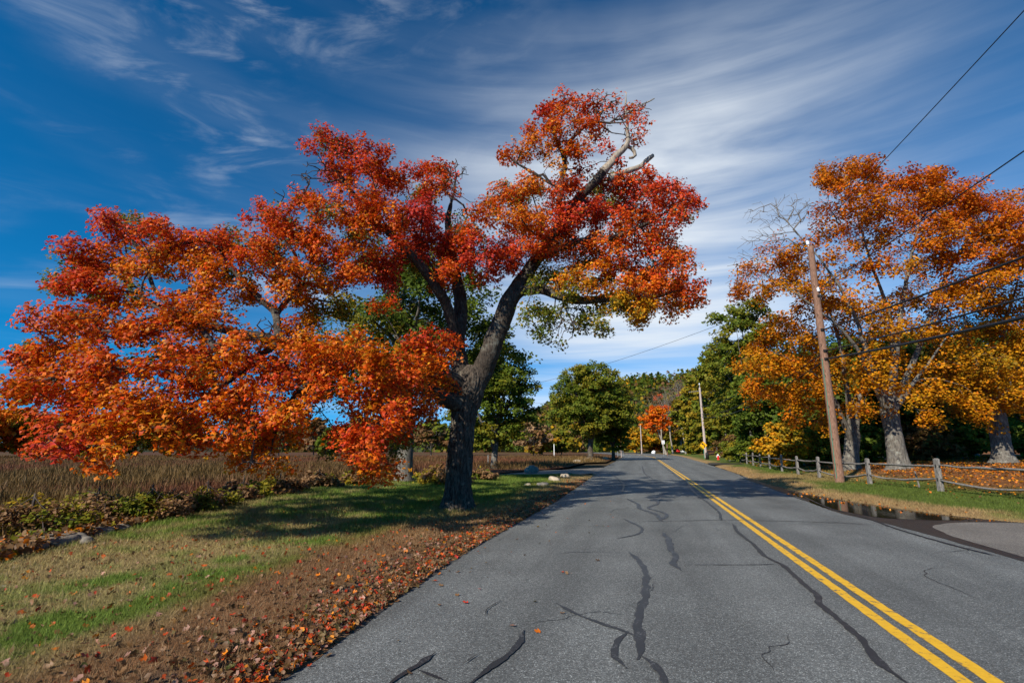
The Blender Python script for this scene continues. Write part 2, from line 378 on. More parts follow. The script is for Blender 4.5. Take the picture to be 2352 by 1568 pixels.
def strip(s, tl, tr, z, nt=2):
    k = np.linspace(0, 1, nt)[None, :]; T = tl[:, None]*(1-k)+tr[:, None]*k; S = np.repeat(s[:, None], nt, 1)
    x, y = st2xy(S, T); zz = np.broadcast_to(np.asarray(z, float).reshape(-1, 1) if np.ndim(z) == 1 else z, x.shape)
    v = np.stack([x, y, zz], -1).reshape(-1, 3); n = len(s)
    i = np.arange(n-1)[:, None]*nt; j = np.arange(nt-1)[None, :]
    return v, np.stack([i+j, i+j+1, i+nt+j+1, i+nt+j], -1).reshape(-1, 4)
ss = np.concatenate([np.arange(-14, 40, .12), np.arange(40, 230, 1.0)])
v, f = strip(ss, LEFT(ss)-.25+jit(ss, 3, .05, 1.4)*0, RIGHT(ss)+jit(ss, 4, .10, 1.1), 0.0)
road = tag(link('road', mesh_np('road', v, f, M['asphalt'])), 'worn grey two-lane asphalt road curving left in the distance', 'road', kind='structure')
# ground sheet to the horizon
gv = []; gx = np.concatenate([-np.geomspace(2500, 30, 14), np.linspace(-25, 25, 9), np.geomspace(30, 2500, 14)])
X, Y = np.meshgrid(gx, gx+100); zz = np.full(X.shape, -.12)
n = len(gx); i = np.arange(n-1)[:, None]*n; j = np.arange(n-1)[None, :]
gf = np.stack([i+j, i+j+1, i+n+j+1, i+n+j], -1).reshape(-1, 4)
ground = tag(link('ground', mesh_np('ground', np.stack([X, Y, zz], -1).reshape(-1, 3), gf, M['soil'], col=(.09, .065, .035))), 'dry brown open ground running out to the horizon', 'ground', kind='structure')

# lawn between the road and the field (road frame)
FE = interp_t([(-20, -7.5), (0, -8.0), (5.6, -8.6), (8, -9.5), (10, -10.0), (13, -11.0), (18, -12.4), (22.5, -12.3), (27, -10.9), (29.5, -9.4), (33, -8.6), (36, -7.8)])
TIP = 34.5                                      # the lawn ends in a tip beside the side lane
def lawn_z(s, t):
    p = np.column_stack([s, t, s*0])
    e = LEFT(s)-t
    return .012+.05*smooth(.0, 1.2, e)+.05*(fbm(p*.8, 21)-.5)*smooth(.1, 1.5, e)+.16*smooth(3, 9, e)*(fbm(p*.16, 22))
def lawn_col(s, t):
    e = LEFT(s)-t; p = np.column_stack([s, t, s*0]); q = np.column_stack([s*.35, t, s*0])
    a = fbm(q*1.0, 31, 4); b = fbm(p*2.2, 32, 3); far = smooth(7, 17, s)
    green = np.array([.115, .165, .026]); tan = np.array([.32, .245, .10]); brown = np.array([.20, .105, .048]); dirt = np.array([.085, .072, .06])
    band = np.exp(-((e-2.55-1.6*(a-.5))/.55)**2)*(.45+.75*smooth(.35, .6, b))*(1-smooth(9, 13, s))            # greener strip behind the verge
    gfar = smooth(.5, 1.8, e+1.4*(a-.5))*far
    g = np.clip(band+gfar*(.95-.62*smooth(5.0, 8.5, e)*(1-smooth(20, 27, s)))+smooth(.46, .62, b)*.55*smooth(1.6, 2.8, e)+smooth(.5, .66, a)*.4*smooth(1.6, 3, e), 0, 1)
    bw = (1-smooth(1.4, 2.5, e+1.4*(a-.5)+.6*(b-.5)))*(1-.72*far)
    c = tan*(1-g[:, None])+green*g[:, None]
    c = c*(1-bw[:, None])+brown*bw[:, None]
    d = smooth(.56, .70, b)*(1-smooth(.55, 1.1, e))
    c = c*(1-d[:, None])+dirt*d[:, None]
    return c*(.75+.5*b)[:, None], g, bw
sg = np.concatenate([np.arange(-6, 20, .1), np.arange(20, TIP, .25)])
k = np.linspace(0, 1, 70)[None, :]**1.25
le = LEFT(sg)+jit(sg, 5, .09, 1.6)+jit(sg, 6, .03, 6)
pinch = smooth(TIP, TIP-7, sg)
fe = LEFT(sg)+(FE(sg)-LEFT(sg))*np.maximum(pinch, .02)
T = le[:, None]*(1-k)+fe[:, None]*k; S = np.repeat(sg[:, None], 70, 1)
x, y = st2xy(S, T); z = lawn_z(S.ravel(), T.ravel()).reshape(S.shape)
z[:, 0] = .004
n = 70; i = np.arange(len(sg)-1)[:, None]*n; j = np.arange(n-1)[None, :]
lf = np.stack([i+j+1, i+j, i+n+j, i+n+j+1], -1).reshape(-1, 4)
lawn = tag(link('lawn', mesh_np('lawn', np.stack([x, y, z], -1).reshape(-1, 3), lf, M['soil'], col=lawn_col(S.ravel(), T.ravel())[0], smooth_shade=True)),
           'leaf-strewn green and tan lawn left of the road', 'lawn', kind='structure')
# open field behind
def field_col(x, y):
    p = np.column_stack([x*.05, y*.12, x*0]); a = fbm(p, 41, 4)
    c1 = np.array([.10, .042, .022]); c2 = np.array([.095, .06, .022])
    w = smooth(.4, .62, a)[:, None]; return c1*(1-w)+c2*w
def field_z(x, y): return -.02+.12*smooth(10, 30, y)
fs = np.concatenate([np.arange(-8, 40, 1.0), np.geomspace(40, 330, 40)]); fk = np.concatenate([np.linspace(0, 1, 25), np.geomspace(1.2, 12, 18)])
near = np.where(fs < 31, FE(fs)+.4, np.where(fs < 44, -9.4+(fs-31)*.26, np.where(fs < 60, -6.0, -3.9)))
near = np.where(fs > 105, LEFT(fs)-1.2, near)
T = near[:, None]-fk[None, :]*22; S = np.repeat(fs[:, None], len(fk), 1); x, y = st2xy(S, T)
n = len(fk); i = np.arange(len(fs)-1)[:, None]*n; j = np.arange(n-1)[None, :]
ff = np.stack([i+j+1, i+j, i+n+j, i+n+j+1], -1).reshape(-1, 4)
field = tag(link('field', mesh_np('field', np.stack([x, y, field_z(x, y)-.03*(T > near[:, None]-.1)], -1).reshape(-1, 3), ff, M['soil'], col=field_col(x.ravel(), y.ravel()))),
            'brown autumn hay field behind the red maple', 'field', kind='structure')
# side lane and its mouth
sl = np.array([(36.5, -2.6), (33.2, -4.6), (31.2, -8.6), (30.6, -14), (31.5, -24), (36, -25), (36.0, -14), (37.5, -9), (40.5, -6.2), (46, -3.3), (47, -2.6)])
x, y = st2xy(sl[:, 0], sl[:, 1])
lane = tag(link('side_lane', mesh_np('side_lane', np.column_stack([x, y, np.full(len(x), -.004)]), [np.arange(len(x))[None, ::-1]], M['asphalt_old'])), 'short shaded lane branching left from the road', 'lane', kind='structure')
# right-hand verge rising to the wood
VE = interp_t([(-10, 8.9), (9, 9.4), (12, 9.0), (14.2, 8.5), (14.9, 7.8), (15.8, 7.2), (17.5, 6.68), (19, 6.2), (22.6, 5.66), (30, 5.78), (36, 6.2), (62, 7.15), (115, 8.2), (150, 7.2), (170, 5), (184, 1.6), (230, -17)])
def right_z(s, t):
    e = t-VE(s); p = np.column_stack([s, t, s*0])
    return .008+.07*smooth(0, 1.2, e)+.03*(fbm(p*.8, 51)-.5)*smooth(.1, 1, e)+.50*smooth(2.5, 11, e)+.35*smooth(11, 26, e)
def right_col(s, t):
    e = t-VE(s); p = np.column_stack([s*.8, t, s*0]); a = fbm(p*.7, 61, 4); b = fbm(p*3, 62, 3)
    green = np.array([.085, .115, .02]); straw = np.array([.29, .19, .085]); litter = np.array([.20, .085, .03])
    g = np.clip(smooth(.5, 1.9, e+2.6*(a-.5)+1.2*(b-.5))*(1-.65*smooth(26, 30, s)*(1-smooth(34, 38, s))), 0, 1)
    c = straw*(1-g[:, None])+green*g[:, None]
    w = smooth(4.2, 8.0, e+3.5*(a-.5))[:, None]
    return (c*(1-w)+litter*w)*(.7+.6*b)[:, None], g, w[:, 0]
sr = np.concatenate([np.arange(4, 45, .22), np.arange(45, 230, 1.5)])
k = np.concatenate([np.linspace(0, 14, 57), np.geomspace(15, 120, 22)])[None, :]
e0 = VE(sr)+jit(sr, 8, .12, 1.3)+jit(sr, 9, .05, 5)
T = e0[:, None]+k; S = np.repeat(sr[:, None], k.shape[1], 1); x, y = st2xy(S, T); z = right_z(S.ravel(), T.ravel()).reshape(S.shape); z[:, 0] = -.03
n = k.shape[1]; i = np.arange(len(sr)-1)[:, None]*n; j = np.arange(n-1)[None, :]
rf = np.stack([i+j, i+j+1, i+n+j+1, i+n+j], -1).reshape(-1, 4)
verge = tag(link('verge', mesh_np('verge', np.stack([x, y, z], -1).reshape(-1, 3), rf, M['soil'], col=right_col(S.ravel(), T.ravel())[0], smooth_shade=True)),
            'grassy bank right of the road rising into the wood', 'verge', kind='structure')
# wet shoulder, driveway apron, driveway patch, puddle
def poly(name, pts, z, mat, label, cat, kind='structure', sub=6, seed=1, amp=.05, conv=True):
    P = np.array([(*st2xy(a, b), 0) for a, b in pts]) if conv else np.array(pts)
    P = catmull(np.vstack([P, P[:1]]), .12)[:-1]
    ph = np.arange(len(P)); P[:, 0] += (fbm(np.column_stack([ph*.2, ph*0, ph*0]), seed, 3)-.5)*amp*2; P[:, 1] += (fbm(np.column_stack([ph*.2, ph*0+9, ph*0]), seed, 3)-.5)*amp*2
    P[:, 2] = z
    a = np.sum(P[:, 0]*np.roll(P[:, 1], -1)-np.roll(P[:, 0], -1)*P[:, 1])
    if a < 0: P = P[::-1]
    return tag(link(name, mesh_np(name, P, [np.arange(len(P))[None, :]], mat)), label, cat, kind=kind)
poly('road_shoulder', [(0, 5.35), (9, 5.45), (13.2, 5.3), (15.4, 4.95), (17.5, 5.0), (23, 5.3), (31, 5.55), (31, 6.4), (22, 6.3), (17, 7.4), (14.6, 9.2), (10, 9.2), (0, 8)], .004, M['wet'], 'dark wet gravel shoulder along the right road edge', 'shoulder', seed=4)
poly('driveway_apron', [(2, 5.75), (9.8, 5.68), (12.6, 5.8), (13.7, 6.3), (14.4, 7.8), (14.3, 12), (13.5, 20), (2, 20)], .007, M['asphalt_old'], 'brownish worn driveway apron meeting the right road edge', 'driveway', seed=5)
poly('driveway', [(53, 6.6), (60, 7.0), (60.5, 9.0), (58, 12), (55, 12), (55.5, 9.0)], .30, M['wet'], 'dark patch of driveway crossing the right verge', 'driveway', seed=6).location.z = -.21
pud = poly('puddle', [(22.4, 5.42), (20, 5.85), (18.8, 6.25), (17.5, 6.72), (15.9, 7.2), (15.1, 7.5), (14.6, 7.1), (14.45, 6.4), (14.7, 5.65), (15.6, 5.22), (17.4, 4.98), (19.5, 5.25)], .010, M['water'], 'dark still puddle at the right road edge reflecting pole and trees', 'puddle', kind='structure', seed=7, amp=.08)

# ------------------------------------------------------------------ road markings and crack sealing (parts of the road)
def ribbon(name, pts, w, z, mat, parent, seed=0, rag=.15, step=.06, taper=True):
    P = catmull(np.array(pts, float), step); T, A, B = frames(np.column_stack([P[:, 0], P[:, 1], np.zeros(len(P))]))
    nrm = np.column_stack([-T[:, 1], T[:, 0]]); s = np.arange(len(P))*step
    ww = w*(1+rag*2*(fbm(np.column_stack([s*7, s*0, s*0]), seed, 4)-.5)); w2 = w*(1+rag*2*(fbm(np.column_stack([s*7, s*0+5, s*0]), seed+3, 4)-.5))
    if taper:
        k = np.minimum(np.arange(len(P)), np.arange(len(P))[::-1])/max(4, min(len(P)*.2, 12)); k = np.clip(k, .25, 1); ww *= k; w2 *= k
    v = np.vstack([np.column_stack([P[:, :2]+nrm*ww[:, None]/2, np.full(len(P), z)]), np.column_stack([P[:, :2]-nrm*w2[:, None]/2, np.full(len(P), z)])])
    i = np.arange(len(P)-1); f = np.column_stack([i+len(P), i+1+len(P), i+1, i])
    return link(name, mesh_np(name, v, f, mat), parent)
for k in (0, 1):
    s = np.concatenate([np.arange(-12, 60, .5), np.arange(60, 215, 2)]); t = YEL(s)+.06+.215*k
    x, y = st2xy(s, t); ribbon('centre_line', np.column_stack([x, y]), .12, .004, M['paint'], road, 40+k, .16, .08, False)
    road.children[-1]['label'] = ['left yellow stripe of the double centre line', 'right yellow stripe of the double centre line'][k]
CR = [
 ([(1445, 1268), (1470, 1290), (1484, 1320), (1482, 1365), (1473, 1400), (1465, 1425), (1468, 1455), (1470, 1490), (1466, 1515)], .085),
 ([(1276, 1384), (1320, 1408), (1380, 1432), (1440, 1452), (1465, 1465)], .05),
 ([(1442, 1450), (1415, 1480), (1412, 1505), (1440, 1535)], .06),
 ([(1470, 1505), (1500, 1525), (1520, 1550), (1535, 1580)], .06),
 ([(1522, 1222), (1536, 1240), (1540, 1260), (1553, 1280), (1548, 1295), (1565, 1310)], .10),
 ([(1432, 1191), (1450, 1200), (1473, 1212), (1465, 1226), (1415, 1237)], .06),
 ([(1440, 1145), (1465, 1158), (1470, 1168), (1505, 1180), (1520, 1197)], .10),
 ([(1500, 1140), (1512, 1155), (1490, 1166), (1530, 1180), (1518, 1195)], .09),
 ([(1465, 1197), (1560, 1196), (1660, 1194), (1780, 1196), (1920, 1200), (2010, 1206)], .035),
 ([(1570, 1297), (1650, 1297), (1740, 1297), (1812, 1294)], .025),
 ([(1575, 1100), (1590, 1125), (1620, 1150), (1650, 1175), (1656, 1195)], .06),
 ([(1683, 1203), (1695, 1222), (1730, 1250), (1755, 1275), (1800, 1300), (1850, 1345), (1875, 1365), (1885, 1390), (1930, 1425), (1975, 1465), (2000, 1500), (2030, 1530), (2090, 1575)], .062),
 ([(1203, 1448), (1190, 1480), (1160, 1510), (1120, 1540), (1080, 1572)], .055),
 ([(1000, 1500), (965, 1525), (940, 1540), (890, 1575)], .05),
 ([(960, 1540), (990, 1552), (1030, 1568)], .035),
 ([(1400, 1085), (1420, 1100), (1432, 1112), (1430, 1130)], .07),
 ([(1475, 1070), (1480, 1085), (1500, 1100)], .07),
 ([(1500, 1055), (1530, 1075), (1560, 1098)], .06),
 ([(1115, 1415), (1120, 1400), (1150, 1380)], .012),
 ([(1060, 1530), (1085, 1512), (1105, 1500)], .012),
 ([(1835, 1135), (1900, 1165), (1990, 1190), (2060, 1215), (2180, 1250), (2300, 1280)], .05),
 ([(1700, 1092), (1740, 1108), (1800, 1132), (1850, 1150)], .05)]
for k, (p, w) in enumerate(CR):
    q = np.array([gp(a, b)[:2] for a, b in p]); ribbon('crack_seal', q, w, .0045+.0005*k, M['tar'], road, 60+k, .75, .03)

rgc = np.random.default_rng(33)
for k, (s0, t0, a0, L0) in enumerate([(5.2, -1.2, .9, 1.4), (6.0, -.2, .4, 1.2), (8.5, -1.6, 1.2, 1.6), (7.2, 3.6, .3, 2.2), (11, .4, .1, 2.0), (10.2, 4.4, 1.1, 1.8), (14, -.9, .2, 3.0), (13, 3.3, 1.3, 1.5), (18, .9, .1, 4.0), (20, 4.1, .3, 3.0), (5.8, 4.2, 1.0, 1.2), (4.6, .9, .2, 1.1)]):
    p = [(s0, t0)]; a = a0
    for q in range(int(L0/.12)): a += rgc.normal()*.5; a = a*.8+a0*.2; p.append((p[-1][0]+.12*math.cos(a), p[-1][1]+.12*math.sin(a)))
    ribbon('crack', np.array([st2xy(*q) for q in p]), .007+.004*rgc.random()+.0003*s0, .0042+.0001*k, M['tar'], road, 90+k, .9, .04)
# ------------------------------------------------------------------ leaves and trees
LEAF_T = (np.array([[0, 0, 0], [.56, .36, -.10], [.21, .50, .03], [0, 1, -.12], [-.21, .50, .03], [-.56, .36, -.10]]),
          np.array([[0, 1, 2], [0, 2, 4], [0, 4, 5], [2, 3, 4]]))
LEAF_5 = (np.array([[0, 0, 0], [.50, .34, -.10], [.20, .46, .02], [0, 1, -.10], [-.20, .46, .02], [-.50, .34, -.10], [.34, .78, -.08], [-.34, .78, -.08]]),
          np.array([[0, 1, 2], [0, 2, 4], [0, 4, 5], [2, 3, 4], [2, 6, 3], [4, 3, 7]]))
LEAF_S = (np.array([[0, 0, 0], [.45, .5, .08], [0, 1, -.05], [-.45, .5, .08]]), np.array([[0, 1, 2], [0, 2, 3]]))
SPRAY = (np.array([[0, 0, 0], [.5, .12, .1], [.18, .5, 0], [.34, 1, -.1], [-.14, .6, .05], [-.58, .52, .1]]),
         np.array([[0, 1, 2], [2, 3, 4], [4, 5, 0], [0, 2, 4]]))
def unit(v): return v/(np.linalg.norm(v, axis=-1, keepdims=True)+1e-9)
def leaf_arrays(C, nrm, size, tmpl, rg):
    tv, tf = tmpl; n = len(C)
    a = unit(np.cross(nrm, rg.normal(size=(n, 3)))); b = np.cross(nrm, a)
    bend = rg.uniform(.4, 1.8, n)
    V = C[:, None, :]+size[:, None, None]*(tv[None, :, 0:1]*a[:, None, :]+(tv[None, :, 1:2]-.45)*b[:, None, :]+(tv[None, :, 2:3]*bend[:, None, None])*nrm[:, None, :])
    F = tf[None]+(np.arange(n)*len(tv))[:, None, None]
    return V.reshape(-1, 3), F.reshape(-1, tf.shape[1]), len(tv)
def tree_limb(P, sides, step, seed, ridge=.0, wob=.0, flare=0.0):
    Q = catmull(np.array(P, float), step); C = Q[:, :3]; rad = np.maximum(Q[:, 3], .004)
    if wob:
        C = C+(np.column_stack([fbm(C*1.4, seed+q, 3) for q in range(3)])-.5)*wob*2*np.minimum(1, np.arange(len(C))/6.)[:, None]
    T, A, B = frames(C); th = np.linspace(0, 2*np.pi, sides, endpoint=False)
    ring = A[:, None, :]*np.cos(th)[None, :, None]+B[:, None, :]*np.sin(th)[None, :, None]
    sl = np.concatenate([[0], np.cumsum(np.linalg.norm(np.diff(C, axis=0), axis=1))])
    rr = np.repeat(rad[:, None], sides, 1)
    big = np.column_stack([(np.cos(th)[None, :]*np.ones((len(C), 1))).ravel()*1.1, (np.sin(th)[None, :]*np.ones((len(C), 1))).ravel()*1.1, np.repeat(sl, sides)*1.3])
    rr = rr*(1+.22*(fbm(big, seed, 3)-.5).reshape(rr.shape))
    if flare:                                  # root buttresses spreading at the foot
        rr = rr*(1+flare*np.exp(-sl/.33)[:, None]*(.5+.5*np.cos(5*th+1.3+.8*np.sin(2*th)))[None, :])
    if ridge:
        pp = np.column_stack([(np.cos(th)[None, :]*rr).ravel()*17, (np.sin(th)[None, :]*rr).ravel()*17, np.repeat(sl, sides)*2.3])
        a = np.abs(fbm(pp, seed+5, 3)-.5)*2; rr = rr+ridge*(np.minimum(a*4.2, 1.1).reshape(rr.shape)-.6)
    V = C[:, None, :]+ring*rr[:, :, None]; k = len(C)
    i = np.arange(k-1)[:, None]*sides; j = np.arange(sides)[None, :]; j2 = (j+1) % sides
    F = np.stack([i+j, i+j2, i+sides+j2, i+sides+j], -1).reshape(-1, 4)
    cap = np.arange((k-1)*sides, k*sides)[None, :]
    return V.reshape(-1, 3), [F, cap], C, rad
def twigs(seeds_P, seeds_len, seeds_dir, targets, rg, bias=.3, step=.3, rtip=.006, pw=2.2, sag=.08):
    """connect every foliage clump to the nearest wood; returns segments (a, b, ra, rb)"""
    P = list(seeds_P); n0 = len(P); cap = n0+len(targets)*40+10
    A = np.zeros((cap, 3)); A[:n0] = seeds_P; Ln = np.zeros(cap); Ln[:n0] = seeds_len; D = np.zeros((cap, 3)); D[:n0] = seeds_dir
    par = np.full(cap, -1); m = n0; tips = []
    d0 = np.array([np.min(np.sum((A[:n0]-t)**2, 1)) for t in targets]); order = np.argsort(d0)
    for q in order:
        t = targets[q]; d = np.linalg.norm(A[:m]-t, axis=1); c = d+bias*Ln[:m]
        i = int(np.argmin(c)); L_ = d[i]
        if L_ < .05: tips.append((q, i)); continue
        k = max(1, int(L_/step)); ctrl = A[i]+D[i]*L_*.35+np.array([0, 0, 1.])*L_*.10+rg.normal(size=3)*L_*.12
        prev = i
        for s in range(1, k+1):
            u = s/k; p = (1-u)**2*A[i]+2*u*(1-u)*ctrl+u*u*t+rg.normal(size=3)*.03*min(1, L_)*(u < 1)
            if m >= cap: break
            A[m] = p; par[m] = prev; Ln[m] = Ln[prev]+L_/k; dd = p-A[prev]; D[m] = dd/(np.linalg.norm(dd)+1e-9); prev = m; m += 1
        tips.append((q, prev))
    rad = np.full(m, 0.0); acc = np.zeros(m)
    for i in range(m-1, n0-1, -1):
        if acc[i] == 0: acc[i] = rtip**pw
        rad[i] = acc[i]**(1/pw); acc[par[i]] += acc[i]
    idx = np.arange(n0, m); pr = par[idx]
    ra = np.where(pr < n0, rad[idx]*1.15, rad[pr]); return A[pr], A[idx], np.minimum(ra, rad[idx]*1.6), rad[idx]
def seg_mesh(a, b, ra, rb, sides=4):
    T = unit(b-a); ref = np.where(np.abs(T[:, 2:3]) < .9, np.array([[0, 0, 1.]]), np.array([[1., 0, 0]]))
    U = unit(np.cross(T, ref)); W = np.cross(T, U); th = np.linspace(0, 2*np.pi, sides, endpoint=False)
    ring = U[:, None, :]*np.cos(th)[None, :, None]+W[:, None, :]*np.sin(th)[None, :, None]
    V = np.concatenate([a[:, None, :]+ring*ra[:, None, None], (b+T*rb[:, None])[:, None, :]+ring*rb[:, None, None]], 1)
    j = np.arange(sides); q = np.stack([j, (j+1) % sides, sides+(j+1) % sides, sides+j], -1)
    F = q[None]+(np.arange(len(a))*2*sides)[:, None, None]
    return V.reshape(-1, 3), F.reshape(-1, 4)
def clump_points(blobs, rg, per, jitter=1.12, flat=.8, low=-.45, inner=.5):
    """clump centres spread over the upper shells of the blobs; blobs rows: x y z r hue bare"""
    out = []
    for (x, y, z, r, h, bare) in blobs:
        n = max(2, int(per*r*r*(7 if bare > .9 else 1)+.5)); d = unit(rg.normal(size=(n*3, 3))); d = d[d[:, 2] > low][:n]
        rr = r*(inner+(jitter-inner)*rg.random(len(d))**.6); p = np.array([x, y, z])+d*rr[:, None]*np.array([1, 1, flat])
        out.append(np.column_stack([p, d, np.full(len(d), h), np.full(len(d), bare), np.full(len(d), r)]))
    return np.vstack(out)
def grow_tree(root, trunk, limbs, blobs, seed, per=12, nleaf=30, csize=.34, lsize=.12, tmpl=LEAF_S, leafmat='leaf_far', wood='bark', limbmat='limb', twigmat='twig',
              hue_j=.25, sides=14, ridge=.012, rtip=.006, step=.3, bias=.3, up=.6, outw=.5, sunw=.35, dead=(), tstep=.06, flat=.55, hue_n=.5, low=-.45, trunk_sides=40, inner=.5, vmin=.72, vmax=1.18, cflat=.8, cj=1.12):
    rg = np.random.default_rng(seed)
    SP_, SL, SD = [], [], []
    def reg(C, off):
        st = max(1, int(.25/np.mean(np.linalg.norm(np.diff(C, axis=0), axis=1)+1e-6))); Q = C[::st]
        l_ = off+np.concatenate([[0], np.cumsum(np.linalg.norm(np.diff(Q, axis=0), axis=1))]); SP_.append(Q); SL.append(l_); SD.append(np.gradient(Q, axis=0) if len(Q) > 1 else np.zeros_like(Q))
    V, F, C, rad = tree_limb(trunk, trunk_sides, tstep, seed, ridge, 0, .55 if tstep < .2 else 0); link('trunk', mesh_np('trunk', V, F, M[wood], smooth_shade=True), root)
    reg(C[len(C)*6//10:], 4)
    for k, lb in enumerate(limbs):
        V, F, C, rad = tree_limb(lb, sides, .12 if tstep < .1 else .3, seed+k+1, ridge*.6, .10); mat = M['dead_wood'] if k in dead else M[limbmat]
        o = link('limb', mesh_np('limb', V, F, mat, smooth_shade=True), root)
        if k in dead: o['label'] = 'bleached bare dead limb'
        if k not in dead: reg(C[len(C)//6:], 4)
    SPa = np.vstack(SP_); SLa = np.concatenate(SL); SDa = unit(np.vstack(SD))
    cl = clump_points(blobs, rg, per, low=low, inner=inner, flat=cflat, jitter=cj)
    a, b, ra, rb = twigs(SPa, SLa, SDa, cl[:, :3], rg, bias, step, rtip)
    V, F = seg_mesh(a, b, ra, rb, 5 if tstep < .1 else (4 if tstep < .2 else 3))
    tag(link('branches', mesh_np('branches', V, F, M[twigmat], smooth_shade=True), root), kind='stuff')
    leafy = cl[cl[:, 7] < .95]
    cnt = np.maximum(1, (nleaf*(1-leafy[:, 7])*rg.uniform(.6, 1.4, len(leafy))).astype(int))
    ci = np.repeat(np.arange(len(leafy)), cnt); n = len(ci); c = leafy[ci]
    off = unit(rg.normal(size=(n, 3)))*(rg.random(n)**.5*csize)[:, None]*np.array([1, 1, flat]); off[:, 2] -= .25*np.linalg.norm(off[:, :2], axis=1)**2/csize
    Pn = c[:, :3]+off
    nrm = unit(np.array([0, 0, up])+outw*c[:, 3:6]+sunw*SUNV+.55*rg.normal(size=(n, 3)))
    h = c[:, 6]+hue_n*2*(fbm(leafy[:, :3]*.9, seed+3, 3)-.5)[ci]*1.4+hue_j*rg.normal(size=n)
    cols = hue(h)*rg.uniform(vmin, vmax, n)[:, None]
    V, F, k = leaf_arrays(Pn, nrm, lsize*rg.uniform(.65, 1.2, n), tmpl, rg)
    tag(link('crown', mesh_np('crown', V, F, M[leafmat], col=np.repeat(cols, k, 0)), root), kind='stuff')
    return n
# ---- the big red maple
def depth_u(u, v):                             # the long left arm droops towards the camera, its top stays further back
    lo = np.interp(u, [0, 300, 600, 850, 1050, 1350, 1620], [8.1, 8.3, 9.1, 11.6, 13.4, 13.5, 13.0])
    hi = np.interp(u, [0, 300, 600, 850, 1050, 1350, 1620], [11.0, 11.3, 11.9, 12.6, 13.5, 13.5, 13.0])
    k = np.clip((v-620)/330, 0, 1); return hi*(1-k)+lo*k
Lm = lambda pts: [(*at(u, v, depth_u(u, v)+.1 if u < 770 else d), r*.89) for (u, v, d, r) in pts]
mb = gp(1050, 1175)
root = empty('maple_tree', (mb[0], mb[1], lawn_z(*[np.array([q]) for q in xy2st(mb[0], mb[1])])[0]-.02), 'huge old maple in scarlet and orange leaf beside the road', 'tree')
trunk = Lm([(1050, 1184, 14.17, .60), (1050, 1170, 14.17, .47), (1051, 1145, 14.17, .41), (1053, 1100, 14.18, .385), (1057, 1040, 14.2, .375), (1062, 985, 14.2, .375), (1068, 935, 14.2, .41), (1077, 895, 14.2, .46), (1085, 862, 14.2, .40), (1088, 840, 14.2, .2)])
